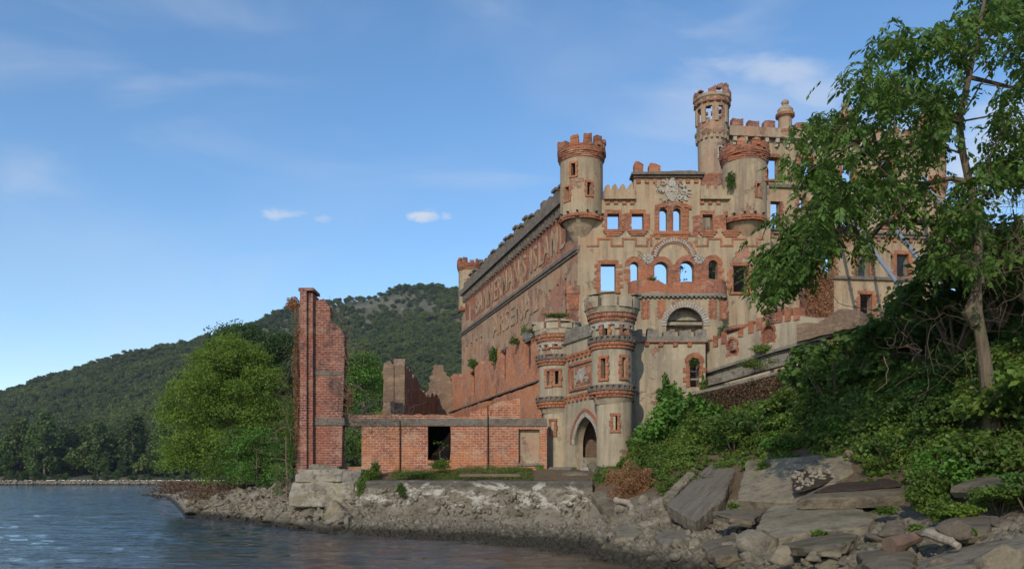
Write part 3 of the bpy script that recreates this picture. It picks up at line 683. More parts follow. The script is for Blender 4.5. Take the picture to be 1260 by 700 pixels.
    for c0 in (816.5, 833.2):
        u, zz = A_.uz(c0, 259); arcblocks(mb, A_, u, zz, .31, .56, 0, 180, 9, -.12, .2, .06)
    box(mb, A_, A_.u(804), A_.u(849), A_.uz(800, 289)[1], A_.uz(800, 285.5)[1], -.16, .15)
    box(mb, A_, A_.u(806), A_.u(812), A_.uz(800, 294)[1], A_.uz(800, 289)[1], -.1, .15); box(mb, A_, A_.u(840), A_.u(846), A_.uz(800, 294)[1], A_.uz(800, 289)[1], -.1, .15)
    mb.build('paired_window_surround', 'trim', t)
    mb = MB()          # brick hood over the pair
    for k in range(14):
        u = A_.u(806) + k * .195; zz = A_.uz(800, 253)[1] + .25 * math.sin(k / 13 * math.pi) * (1 + rnd.uniform(-.2, .2)); box(mb, A_, u, u + .18, zz - .3, zz, -.13 * rnd.uniform(.8, 1.3), .1, .02)
    mb.build('brick_hood', 'trim', t)
    mb = MB()          # brick piers between the balcony windows, broken edges
    for a, b, ya, yb in ((787, 804.5, 325, 352), (823, 835.5, 325, 354), (855, 871, 325, 354)):
        u0, u1 = A_.u(a), A_.u(b); z_0, z_1 = A_.uz(800, yb)[1], A_.uz(800, ya)[1]
        prism(mb, A_, ragged([(u0, z_0), (u1, z_0)], .5, 0) + ragged([(u1 - .08, z_1), (u0 + .08, z_1)], .2, .06), -.035, .1)
    for a, b, ya, yb in ((766, 775, 262, 286), (795, 800, 262, 284), (852, 862, 265, 290), (880, 891, 264, 282)):
        u0, u1 = A_.u(a), A_.u(b); z_0, z_1 = A_.uz(800, yb)[1], A_.uz(800, ya)[1]
        prism(mb, A_, ragged([(u0, z_0), (u1, z_0 + .1)], .2, .07) + ragged([(u1, z_1), (u0, z_1 - .1), (u0, z_0)], .22, .08)[:-1], -.02, .1)
    split_build(mb, 'exposed_brick_pier', 'brick', t)
    # projecting bay: brick parapet, ledge, stucco bay with slots and the arched doorway
    def bay(mb, d, px0, px1, y0, y1, th=.35, r=1.1, hole=None, top=None):
        """wall that comes out of the facade with rounded corners"""
        pl = A_.off(-d); u0, u1 = A_.u(px0), A_.u(px1); z0_, z1_ = A_.uz(800, y1)[1], A_.uz(800, y0)[1]
        out = [(u0 + r, z0_), (u1 - r, z0_)] + (top or [(u1 - r, z1_), (u0 + r, z1_)])
        prism(mb, pl, out, 0, th, [hole] if hole else [])
        for sg, c in ((-1, u0 + r), (1, u1 - r)):
            n = 6
            for k in range(n):
                a0 = math.pi / 2 * k / n; a1 = math.pi / 2 * (k + 1) / n
                def q(a, R, z): return A_.pt(c + sg * R * math.sin(a), z, -d + r * 1.0 - R * math.cos(a) * 1.0)
                for R, fl in ((r, 1), (r - th, 0)):
                    f = [q(a0, R, z0_), q(a1, R, z0_), q(a1, R, z1_), q(a0, R, z1_)]; mb.face(f, [(a0 * r, z0_), (a1 * r, z0_), (a1 * r, z1_), (a0 * r, z1_)])
                for z in (z0_, z1_): mb.face([q(a0, r, z), q(a1, r, z), q(a1, r - th, z), q(a0, r - th, z)])
            if d > r:
                e = c + sg * r
                a_, b_ = sorted((e, e - sg * th)); box(mb, A_, a_, b_, z0_, z1_, -d + r, 0)
    mb = MB(); ua, ub = A_.u(773) + 1.1, A_.u(892) - 1.1; zt = A_.uz(800, 349)[1]
    tp = ragged([(ub, zt), (ub - .8, zt + .12), (A_.u(850), zt - .15), (A_.u(815), zt - .3), (A_.u(806), zt - .1), (ua, zt)], .3, .06)
    bay(mb, 1.3, 773, 892, 349, 366, top=tp); mb.build('bay_parapet', 'brick', t)
    mb = MB(); bay(mb, 1.45, 771, 893.5, 366, 369.5, th=1.0, r=1.2); mb.build('bay_ledge', 'concrete', t)
    mb = MB(); u = A_.u(778)
    while u < A_.u(888): box(mb, A_, u, u + .16, A_.uz(800, 371.2)[1], A_.uz(800, 369.6)[1], -1.42, -1.2); u += .34
    split_build(mb, 'dentil', 'concrete', t)
    pb = A_.off(-1.2); a = A_.uz(815, 440); b = A_.uz(862, 381)
    hb = arch(A_.u(816), A_.u(861), 9.0, A_.uz(800, 382)[1], 14)
    mb = MB(); z_1 = A_.uz(800, 369.8)[1]
    bay(mb, 1.2, 776, 890, 369.8, 470, hole=[(x, max(z, A_.uz(800, 469)[1])) for x, z in hb]); mb.build('bay_wall', 'stucco', t)
    mb = MB(); cu = (hb[0][0] + hb[1][0]) / 2; r = (hb[1][0] - hb[0][0]) / 2; cz = A_.uz(800, 382)[1] - r
    arcblocks(mb, pb, cu, cz, r - .01, r + .42, 0, 180, 25, -.07, .2, .22); mb.build('doorway_arch', 'voussoir', t)
    mb = MB(); arcblocks(mb, pb, cu, cz, r + .02, r + .36, 0, 180, 25, -.02, .1, 0); mb.build('arch_backing', 'trim', t)
    mb = MB(); z = A_.uz(800, 400)[1]; box(mb, pb, cu - r, cu + r, z - .12, z + .1, .5, .9); prism(mb, pb, [(cu - r, z + .3)] + [(cu + r * math.cos(x), z + .3 + r * .75 * math.sin(x)) for x in np.linspace(0, math.pi, 9)], .9, 1.0)
    mb.build('arch_boarding', 'block', t)
    mb = MB(); box(mb, pb, cu - r - .2, cu + r + .2, 5, cz + 1.4, 1.28, 1.8); mb.build('inner_darkness_wall', 'concrete_dark', t)
    for px in (791, 810, 872, 885.5):
        u0, zz0 = A_.uz(px - 2.2, 396); u1, zz1 = A_.uz(px + 2.2, 373.5); mb = MB(); n = 10; pp = A_.off(-1.2)
        if px > 880: pp = A_.off(-1.05)
        for k in range(n):
            for sg in (-1, 1):
                e = u0 if sg < 0 else u1; l = .17 if k % 2 else .1; x, y = sorted((e, e + sg * l)); h = (zz1 - zz0) / n; box(mb, pp, x, y, zz0 + k * h, zz0 + k * h + h - .012, -.05, .06)
        box(mb, pp, u0 - .03, u1 + .03, zz0, zz1, -.02, .03); mb.build('slot_surround', 'trim', t)
    # corner turrets
    def corner(px, D, Rp, ytop, ycr, yring, ycone, slits):
        kk = Rp / 26.5
        R = Rp * D / F_; cx = (px - CX) * D / F_; cy = D + .7 * Rp / 26.5; Z = lambda y: CH + (HY - y) * D / F_
        tt = []
        hs_ = [hole_at(cx, cy, R, *s) for s in [(s[0], D, s[1], s[2], s[3]) for s in slits]]
        mb = MB(); tower(mb, cx, cy, R, Z(yring), Z(ycr), hs_, 40, .32); b = mb.build('turret', 'stucco', t)
        mb = MB(); lathe(mb, cx, cy, [(.05, Z(ycone)), (R * .3, Z(ycone) + .35 * kk), (R * .72, Z(yring + 12 * kk)), (R * .93, Z(yring + 4 * kk)), (R * 1.0, Z(yring + 1 * kk))], 36); mb.build('turret_corbel', 'stucco', b)
        mb = MB()
        for k, (rr, z0_, z1_) in enumerate(((1.08, 1.5, 4), (1.045, 4, 6.3), (1.02, -.6, 1.5))): ringblocks(mb, cx, cy, R * .9, R * rr, 34, Z(yring + z1_ * kk), Z(yring + z0_ * kk) - .02, .93, .0, .04, 0, .03)
        mb.build('brick_ring', 'trim', b)
        mb = MB(); lathe(mb, cx, cy, [(R * .97, Z(ycr) - .02), (R * 1.02, Z(ycr)), (R * 1.03, Z(ycr - 9 * kk)), (R * 1.05, Z(ycr - 15 * kk)), (R * .8, Z(ycr - 15.2 * kk)), (R * .8, Z(ycr - 2 * kk)), (.02, Z(ycr - 1.5 * kk))], 48, .006)
        nc = 7
        for q_ in range(nc): ringblocks(mb, cx, cy, R * .95, R * (1.03 + .10 * min(1, q_ / 3.5)), 30, Z(ycr - 15 * kk * q_ / nc), Z(ycr - 15 * kk * (q_ + 1) / nc) - .015, .95, .0, .03, .5 * (q_ % 2), .035)
        ringblocks(mb, cx, cy, R * .84, R * 1.13, 11, Z(ycr - 15 * kk), (Z(ycr - 15 * kk) + Z(ytop)) / 2 - .02, .64, .02, 0, 0, .03); ringblocks(mb, cx, cy, R * .85, R * 1.13, 11, (Z(ycr - 15 * kk) + Z(ytop)) / 2, Z(ytop) - .08, .58, .16, .12, .03, .04)
        mb.build('battlement', 'brick', b)
        for s in slits: slit(b, cx, cy, R, s[0], D, s[1], s[2], s[3])
        mb = MB(); ringblocks(mb, cx, cy, R * 1.0, R * 1.12, 14, Z(yring - 2.5 * kk) , Z(yring - 1.2 * kk), .18, 0, .2, .3); split_build(mb, 'putlog', 'dark', b)
        return b
    corner(716.5, 60, 26.5, 171, 198, 266, 305, [(704.5, 206, 221, 5), (697.5, 233, 249, 4.5), (723.5, 230, 245, 5)])
    corner(919.5, 60, 26.8, 176, 200, 268, 303, [(944, 209, 223, 4.5), (929, 231, 246, 4.5)])
    # far turret
    corner(578.5, 94.5, 14.5, 319, 334, 380, 396, [(589.5, 339, 349, 3)])
    # right-hand return wall
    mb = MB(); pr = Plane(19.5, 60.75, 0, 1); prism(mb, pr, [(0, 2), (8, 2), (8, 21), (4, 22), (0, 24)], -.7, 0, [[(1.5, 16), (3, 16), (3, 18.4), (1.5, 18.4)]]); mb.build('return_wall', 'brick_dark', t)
front_building()

# ---------------------------------------------------------------- tall tower building behind
T_ = Plane(16.4, 68, 1, .11)
def tall_building():
    t = thing('tower_building', 'tallest ruined castle block behind the gable front, crenellated parapet and slim lantern tower', 'castle', (27, 69, 3))
    Hs = [rect(T_, *r) for r in ((943.5, 958, 194, 221), (945.5, 960, 248, 281), (985, 999, 195, 222), (983, 991, 243, 256), (1036, 1051, 200, 226), (1085, 1098, 194, 222), (1036, 1050, 250, 280), (1088, 1101, 252, 280), (1055, 1070, 313, 341), (1103, 1118, 313, 341), (1058, 1073, 362, 389), (1108, 1121, 365, 389), (1010, 1024, 313, 341))]
    top = [T_.uz(868, 158), T_.uz(1163, 175)]
    mb = MB(); prism(mb, T_, [(top[0][0], 3), (top[1][0], 3), (top[1][0], top[1][1]), (top[0][0], top[0][1])], 0, .8, Hs); mb.build('front_wall', 'stucco', t)
    for k, h in enumerate(Hs): surround('window_surround', T_, h, t, wd=.42 if k > 7 else .3, mat='trim', lintel=k > 7 or k % 2 == 0)
    Z = lambda px, y: T_.uz(px, y)
    yl = lambda px: (px - 904) * .072          # slope of the parapet in the picture
    mb = MB(); a, b = T_.u(896), T_.u(1135); z0 = Z(904, 168)[1]
    box(mb, T_, a, b, z0, z0 + .75, -.38, .5); box(mb, T_, a, b, z0 - .12, z0, -.5, .2); mb.build('parapet_band', 'stucco_pink', t)
    mb = MB(); u = a + .3
    while u < b - .3:
        if rnd.random() < .93:
            box(mb, T_, u, u + .32, z0 - .5, z0 - .12, -.42, .05, .02); box(mb, T_, u + .04, u + .28, z0 - .8, z0 - .5, -.25, .05, .02)
        u += .95
    split_build(mb, 'corbel', 'voussoir', t)
    mb = MB(); u = a + .2
    while u < b - 1:
        if not (T_.u(955) < u + .6 < T_.u(978)) and rnd.random() < .94:
            h = .62 * rnd.uniform(.75, 1.15); prism(mb, T_, [(u, z0 + .75), (u + 1.0, z0 + .75)] + ragged([(u + 1.0, z0 + .75 + h), (u + .06, z0 + .75 + h * rnd.uniform(.75, 1.1))], .25, .07), -.38, .25)
        u += 1.42
    split_build(mb, 'merlon', 'brick_dark', t)
    prism(MB(), T_, [(0, 0), (1, 0), (1, 1)], 0, .1)
    mb = MB()
    for px0, px1, y in ((946, 1000, 229), (946, 1160, 286), (1000, 1160, 342)):
        z = Z(px0, y)[1]
        zz = Z(1040, y)[1] if px0 == 1000 else z
        box(mb, T_, T_.u(px0), T_.u(px1), zz - .14, zz + .12, -.22, .05)
        if y == 286: box(mb, T_, T_.u(px0), T_.u(px1), zz + .12, zz + .3, -.38, .05)
    mb.build('string_course', 'concrete_dark', t)
    mb = MB(); u = T_.u(947); z = Z(946, 286)[1]
    while u < T_.u(1158): box(mb, T_, u, u + .3, z - .45, z - .14, -.16, .05, .01); u += .75
    split_build(mb, 'dentil', 'trim', t)
    for px, py in ((966, 147), (1040, 150)):
        u = T_.u(px); c = T_.pt(u, 0, .0); zb = z0 + .7; mb = MB(); s = 1.0
        lathe(mb, c[0], c[1], [(.0, zb - 1.6), (.3, zb - 1.0), (.62, zb - .3), (.62, zb), (.58, zb + .1), (.56, zb + 1.0), (.74, zb + 1.15), (.78, zb + 1.4), (.62, zb + 1.55), (.66, zb + 1.75), (.5, zb + 1.95), (.3, zb + 2.1), (.22, zb + 2.2), (.3, zb + 2.32), (.33, zb + 2.45), (.2, zb + 2.62), (.0, zb + 2.66)], 20, .02); f = mb.build('pinnacle', 'stucco_pink', t)
        mb = MB(); ringblocks(mb, c[0], c[1], .4, .8, 12, zb + 1.16, zb + 1.38, .9, .02); ringblocks(mb, c[0], c[1], .3, .66, 12, zb - .28, zb - .05, .9, .0); mb.build('brick_ring', 'trim', f)
    # tall left tower with an open lantern
    D = 67.0; Zc = lambda y: CH + (HY - y) * D / F_; cx = (879.5 - CX) * D / F_; cy = D + .9; R = 17.3 * D / F_
    mb = MB(); hl = [hole_at(cx, cy, R, 884, D, 183, 196, 3), hole_at(cx, cy, R, 890, D, 178, 196, 2.5)]
    tower(mb, cx, cy, R * .98, Zc(214), Zc(163), hl, 40, .35, R * 1.04); b = mb.build('lantern_tower', 'stucco_pink', t)
    mb = MB(); lathe(mb, cx, cy, [(.5, Zc(240)), (R * .8, Zc(234)), (R * .84, Zc(232)), (R * .9, Zc(228)), (R * .93, Zc(224)), (R * 1.0, Zc(219)), (R * 1.05, Zc(215)), (R * 1.0, Zc(213.8))], 40, .01); mb.build('brick_corbel', 'brick', b)
    mb = MB(); lathe(mb, cx, cy, [(R * 1.0, Zc(167)), (R * 1.12, Zc(165)), (R * 1.2, Zc(162)), (R * 1.22, Zc(159.5)), (R * 1.12, Zc(159)), (R * 1.08, Zc(157)), (.05, Zc(157))], 40, .015); ringblocks(mb, cx, cy, R * .95, R * 1.17, 18, Zc(171), Zc(165.5), .45, .03); mb.build('belt_course', 'stucco_pink', b)
    R2 = 1.3 * 1.02; hl = [(2 * math.pi * (k + .38) / 8, .25, Zc(149), Zc(132)) for k in (-2, -1, 0, 1)] + [(math.pi, 1.45, Zc(150), Zc(126))]
    mb = MB(); tower(mb, cx, cy, R2 * .97, Zc(157), Zc(127), hl, 32, .26, R2); mb.build('lantern', 'stucco_pink', b)
    mb = MB(); ringblocks(mb, cx, cy, R2 * .95, R2 * 1.07, 8, Zc(151), Zc(130), .3, 0, 0, -.12 + .0); mb.build('lantern_column', 'stucco', b)
    mb = MB(); lathe(mb, cx, cy, [(R2 * .7, Zc(128)), (R2 * 1.02, Zc(127.5)), (R2 * 1.12, Zc(125)), (R2 * 1.12, Zc(122)), (R2 * 1.2, Zc(120.5)), (R2 * 1.2, Zc(117)), (R2 * .85, Zc(116.7)), (R2 * .8, Zc(127.4))], 40, .02, -1.75, 1.75)
    mb.build('lantern_cornice', 'stucco_pink', b)
    mb = MB(); ringblocks(mb, cx, cy, R2 * .8, R2 * 1.2, 11, Zc(118), Zc(110), .72, .32, .5, .2); ringblocks(mb, cx, cy, R2 * 1.0, R2 * 1.16, 16, Zc(127), Zc(122.5), .55, .05, .1); ringblocks(mb, cx, cy, R2 * .75, R2 * 1.05, 9, Zc(112), Zc(106), .5, .25, .45, .1)
    mb.build('battlement', 'brick_dark', b)
    # clock-like niche
    mb = MB(); a = hl[0]; pn = Plane(cx + .15, cy - R - .03); box(mb, pn, .02, .42, Zc(197), Zc(195.5), -.05, .1); box(mb, pn, .0, .1, Zc(196), Zc(184), -.05, .1); box(mb, pn, .36, .44, Zc(196), Zc(184), -.05, .1); arcblocks(mb, pn, .22, Zc(184.5), .13, .24, 0, 180, 6, -.05, .1); mb.build('niche_frame', 'voussoir', b)
    # right corner tower
    D = 70.3; Zc = lambda y: CH + (HY - y) * D / F_; cx = (1150 - CX) * D / F_; cy = D + .6; R = 16 * D / F_
    mb = MB(); tower(mb, cx, cy, R, 3, Zc(240), [hole_at(cx, cy, R, 1149, D, 247, 257, 4)], 36, .3); b = mb.build('corner_tower', 'stucco_pink', t)
    mb = MB(); tower(mb, cx, cy, R * 1.05, Zc(220), Zc(165), [hole_at(cx, cy, R, 1143, D, 180, 196, 4)], 36, .3); mb.build('upper_drum', 'stucco_pink', b)
    mb = MB(); lathe(mb, cx, cy, [(R * .98, Zc(242)), (R * 1.02, Zc(239)), (R * 1.05, Zc(235)), (R * 1.04, Zc(234.8)), (R * 1.14, Zc(231)), (R * 1.13, Zc(230.8)), (R * 1.2, Zc(226)), (R * 1.19, Zc(225.7)), (R * 1.14, Zc(219)), (R * 1.0, Zc(218.6))], 44, .006); mb.build('brick_corbel', 'trim', b)
    mb = MB(); lathe(mb, cx, cy, [(R * 1.04, Zc(168)), (R * 1.3, Zc(160)), (R * 1.33, Zc(150)), (R * .9, Zc(149.8)), (R * .9, Zc(160))], 36, .01); ringblocks(mb, cx, cy, R * .95, R * 1.28, 16, Zc(170), Zc(161), .4, .02); mb.build('drum_parapet', 'stucco_pink', b)
    mb = MB(); ringblocks(mb, cx, cy, R * .92, R * 1.33, 10, Zc(150.2), Zc(142), .6, .12); mb.build('battlement', 'brick', b)
    # broken interior cross-wall seen through the openings
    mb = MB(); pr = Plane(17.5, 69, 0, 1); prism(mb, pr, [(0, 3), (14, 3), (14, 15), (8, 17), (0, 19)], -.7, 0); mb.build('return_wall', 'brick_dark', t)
    mb = MB(); pr = Plane(37.2, 70.8, 0, 1); prism(mb, pr, [(0, 3), (14, 3), (14, 28), (0, 31)], -.7, 0); mb.build('return_wall', 'stucco_pink', t)
    # lower rear wall: interior seen behind the lowest windows
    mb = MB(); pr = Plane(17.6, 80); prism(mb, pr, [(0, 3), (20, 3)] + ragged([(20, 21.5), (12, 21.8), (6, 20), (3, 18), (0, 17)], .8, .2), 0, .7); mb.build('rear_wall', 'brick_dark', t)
    return t
tall_building()
for k, (p0, p1, lab) in enumerate((((1030, 248, 67.6), (1128, 381, 52), 'grey steel brace pipe leaning on the tower block, leftmost of three'), ((1060, 229, 68.3), (1160, 357, 52), 'grey steel brace pipe leaning on the tower block, middle of three'), ((1136, 223, 69.3), (1215, 326, 54), 'grey steel brace pipe propping the right corner tower with its brick ring'))):
    a, b = P(*p0), P(*p1); t = thing('brace_pipe', lab, 'brace', b, 'steel braces propping the ruin')
    mb = MB(); tube(mb, [a, b], .14, 12); mb.build('pipe', 'steel', t)
    for j in range(9):
        p = a.lerp(b, (j + .5) / 9); q = a.lerp(b, (j + .5) / 9 + .006); mb = MB(); tube(mb, [p, q], .19, 12); mb.build('flange', 'steel', t)
    mb = MB(); box(mb, Plane(a.x, a.y), -.4, .4, a.z - .4, a.z + .4, -.08, .05); mb.build('anchor_plate', 'steel', t)

# ---------------------------------------------------------------- gatehouse by the water
GA, GB = (2.69, 48.0), (5.27, 42.0)
def gatehouse():
    t = thing('gatehouse', 'grey-tan castle gatehouse with two round turrets and a pointed arch doorway at the water', 'gatehouse', (4, 45, 3))
    pg = Plane(GA[0], GA[1], GB[0] - GA[0], GB[1] - GA[1]); L = math.hypot(GB[0] - GA[0], GB[1] - GA[1])
    if pg.n[0] < 0: pg.n = (-pg.n[0], -pg.n[1])
    zt = 10.55; hole = arch(2.3, 5.0, 2.6, 6.15, pointed=True)
    mb = MB(); prism(mb, pg, [(0, 2.4), (L, 2.4), (L, zt), (0, zt)], 0, .55, [hole]); mb.build('gate_wall', 'stucco_grey', t)
    mb = MB()   # voussoirs of the pointed arch
    pts = hole[2:]; c = Vector((3.65, 4.2))
    for k in range(len(pts) - 1):
        a, b = Vector(pts[k]), Vector(pts[k + 1]); da, db = (a - c).normalized() * .3, (b - c).normalized() * .3
        prism(mb, pg, [tuple(a), tuple(a + da), tuple(b + db), tuple(b)], -.05, .2)
    mb.build('arch_voussoirs', 'voussoir', t)
    mb = MB()
    for k in range(len(pts) - 1):
        a, b = Vector(pts[k]), Vector(pts[k + 1]); da, db = (a - c).normalized(), (b - c).normalized()
        prism(mb, pg, [tuple(a + da * .31), tuple(a + da * .47), tuple(b + db * .47), tuple(b + db * .31)], -.09, .1)
    n = 10
    mb.build('arch_moulding', 'trim', t)
    # passage behind the arch
    mb = MB()
    for u in (1.6, 5.1): box(mb, pg, u, u + .3, 2.4, 7.5, .9, 6)
    box(mb, pg, 1.6, 5.4, 7.2, 7.5, .9, 6); box(mb, pg, 1.6, 5.4, 2.4, 7.5, 6, 6.3); mb.build('passage', 'brick_rubble', t)  # darker brick chosen here so the passage's shade is put into its colour
    mb = MB(); box(mb, pg, 2.35, 2.9, 3.0, 3.9, .5, 1.5, .05); mb.build('fallen_jamb', 'block', t)
    mb = MB(); box(mb, pg, 1.0, L - 1.0, zt, zt + .25, -.12, .6); u = 1.1
    while u < L - 1.3: box(mb, pg, u, u + .52, zt + .25, zt + .75 * rnd.uniform(.85, 1.1), -.1, .5, .03); u += .85
    mb.build('battlement', 'concrete', t)
    mb = MB()   # brick bands and framed emblem panel
    for z in (9.72, 7.35): box(mb, pg, .9, L - .9, z, z + .14, -.1, .05)
    u = 1.1
    while u < L - 1.2: box(mb, pg, u, u + .22, 9.5, 9.7, -.12, .05, .02); box(mb, pg, u, u + .22, 7.12, 7.33, -.12, .05, .02); u += .5
    for a, b, c_, d in ((1.7, 4.9, 9.15, 9.3), (1.7, 4.9, 7.7, 7.85), (1.7, 1.85, 7.85, 9.15), (4.75, 4.9, 7.85, 9.15), (2.1, 2.25, 7.95, 9.0), (4.35, 4.5, 7.95, 9.0)): box(mb, pg, a, b, c_, d, -.11, .05, .012)
    mb.build('brick_band', 'trim', t)
    mb = MB(); box(mb, pg, 2.4, 4.2, 7.95, 9.05, -.02, .05); mb.build('emblem_panel', 'brick', t)
    mb = MB(); r2 = random.Random(9); prism(mb, pg, [(3.0, 8.9), (3.6, 8.9), (3.6, 8.4), (3.3, 8.05), (3.0, 8.4)][::-1], -.09, .0)
    for k in range(14):
        a0 = r2.uniform(0, 360); s1 = r2.uniform(.1, .22); arcblocks(mb, pg, 3.3 + r2.uniform(-.75, .75), 8.5 + r2.uniform(-.4, .4), s1 * .4, s1, a0, a0 + 220, 5, -r2.uniform(.05, .1), .0, 0)
    mb.build('emblem_relief', 'voussoir', t)
    def gturret(c, D, kind):
        cx, cy = c; R = 1.08; S = lambda y: CH + (HY - y) * D / F_
        z = dict(b=2.3, r2=7.25, r1=9.75, m=11.45, top=12.35)
        if kind == 'r': sl = [(742, 400, 419 - 0, 5.5), (765, 398, 413, 5.5), (740, 444, 468, 5), (764.5, 443, 467, 5), (754, 513, 530, 5)]
        else: sl = [(683, 421, 429, 4), (671, 423, 430, 3.5), (674, 459, 476, 3.5), (684, 459, 475, 4.5), (679.5, 519, 535, 4)]
        H1 = [hole_at(cx, cy, R, s[0], D, s[1], s[2], s[3]) for s in sl]
        mb = MB(); tower(mb, cx + .12, cy, R * .86, z['b'], z['r2'], [h for h in H1 if h[3] < 7.2], 36, .3); lathe(mb, cx + .06, cy, [(R * .86, z['r2'] - .7), (R * 1.0, z['r2'] - .36)], 36); tower(mb, cx, cy, R * .985, z['r2'], z['r1'], [h for h in H1 if 7.3 < h[2] < 9.6], 36, .3); tower(mb, cx, cy, R * .97, z['r1'], z['m'], [h for h in H1 if h[2] > 9.8], 36, .3)
        b = mb.build('turret', 'stucco_grey', t)
        for s in sl: slit(b, cx + (.12 if s[1] > 500 else 0), cy, R * (.86 if s[1] > 500 else 1), s[0], D, s[1], s[2], s[3])
        for zz in (z['r1'], z['r2']):
            mb = MB(); ringblocks(mb, cx, cy, R * .9, R * 1.13, 30, zz - .2, zz - .04, .92, 0, .05); ringblocks(mb, cx, cy, R * .9, R * 1.07, 30, zz - .36, zz - .21, .9, 0, .05, .5); mb.build('brick_ring', 'trim', b)
            mb = MB(); lathe(mb, cx, cy, [(R * .9, zz - .04), (R * 1.18, zz - .03), (R * 1.18, zz + .02), (R * 1.1, zz + .03), (R * 1.1, zz + .2), (R * 1.19, zz + .21), (R * 1.17, zz + .27), (R * .95, zz + .3)], 36)
            ringblocks(mb, cx, cy, R * 1.08, R * 1.19, 26, zz + .02, zz + .21, .55, 0, .05); mb.build('slotted_string', 'concrete_dark', b)
        mb = MB(); lathe(mb, cx, cy, [(R * .96, z['m'] - .9), (R * 1.08, z['m'] - .86), (R * 1.1, z['m'] - .75), (R * 1.02, z['m'] - .72)], 36); ringblocks(mb, cx, cy, R * .95, R * 1.08, 13, z['m'] - 1.05, z['m'] - .86, .4); mb.build('pale_moulding', 'voussoir', b)
        mb = MB(); ringblocks(mb, cx, cy, R * .95, R * 1.13, 30, z['m'] - .64, z['m'] - .46, .9, .0, .06); ringblocks(mb, cx, cy, R * .95, R * 1.2, 30, z['m'] - .46, z['m'] - .28, .9, 0, .06, .5); mb.build('brick_ring', 'trim', b)
        mb = MB(); rt = 1.24 if kind == 'r' else 1.2
        lathe(mb, cx, cy, [(R * .9, z['m'] - .74), (R * 1.06, z['m'] - .7), (R * 1.12, z['m'] - .28), (R * rt, z['m'] - .24), (R * rt * 1.06, z['m'] + .05), (R * rt * .8, z['m'] + .06), (R * .8, z['m'] - .1), (.02, z['m'] - .1)], 36, .01)
        ringblocks(mb, cx, cy, R * rt * .8, R * rt * 1.1, 10, z['m'] + .04, z['top'] - (.25 if kind == 'r' else .5), .8, .12, 0, .2, .03); ringblocks(mb, cx, cy, R * rt * .78, R * rt * 1.16, 10, z['top'] - (.22 if kind == 'r' else .47), z['top'] - (.08 if kind == 'r' else .38), .8, .07, .25, .18, .04)
        mb.build('battlement', 'stucco_grey', b)
    gturret(GA, 48, 'l'); gturret(GB, 42, 'r')
    # wing wall to the right of the right turret
    W = Plane(6.2, 43.6); H = [(W.u(848.5), W.uz(800, 476)[1]), (W.u(860.5), W.uz(800, 440)[1])]
    hole = arch(H[0][0], H[1][0], H[0][1], H[1][1]); ua, ub = W.u(773), W.u(868); z1 = W.uz(800, 421)[1]
    mb = MB(); prism(mb, W, [(ua, 3), (ub, 3), (ub, z1), (ua, z1)], 0, .7, [hole]); w_ = mb.build('wing_wall', 'stucco_grey', t)
    mb = MB(); z2 = W.uz(800, 414)[1]; box(mb, W, ua, ub + .1, z1, z2, -.12, .6); u = ua + .15
    while u < ub - .4: prism(mb, W, [(u, z2), (u + .62, z2)] + ragged([(u + .62, z2 + .38), (u, z2 + .4 * rnd.uniform(.6, 1.1))], .2, .05), -.08, .4); u += .88
    mb.build('wing_battlement', 'concrete', w_)
    mb = MB(); u = ua + .1
    while u < ub - .3: box(mb, W, u, u + .24, z1 - .24, z1 - .02, -.11, .1, .03); u += .78
    box(mb, W, ua, ub, z1 - .02, z1 + .04, -.16, .05); split_build(mb, 'dentil', 'trim', w_)
    surround('window_surround', W, hole, w_, wd=.28, arched=True, sill=False)
    mb = MB()
    for f in (.28, .55): z = H[0][1] + (H[1][1] - H[0][1]) * f; box(mb, W, H[0][0], H[1][0], z - .05, z + .05, .2, .3)
    split_build(mb, 'window_bar', 'concrete', w_)
    mb = MB(); box(mb, W, ua - .2, ub, 3, z1 - .2, 2.2, 2.4); mb.build('inner_wall', 'brick_dark', w_)
    mb = MB(); box(mb, W, ua - .3, ua + .35, 6.9, 7.6, -.6, .0, .06); box(mb, W, ua - .3, ua + .3, 7.6, 8.9, -.35, 0, .1); mb.build('broken_joint', 'voussoir', w_)
gatehouse()
# red brick chimney stack behind the gatehouse
mb = MB(); pc = Plane(*P(697.5, HY, 50)[:2]); 
for k in range(24):
    z = 3 + k * .49; e = rnd.uniform(-.03, .03) + (.05 if k > 21 else 0); box(mb, pc, -.0 - e, .74 + e, z, z + .49, -e, .8 + e)
o = mb.build('brick_chimney', 'brick'); tag(o, 'square red brick stack rising behind the left gatehouse turret', 'chimney')
# parapet fragment on the left: a stone post by the gatehouse is part of the ruin wall below

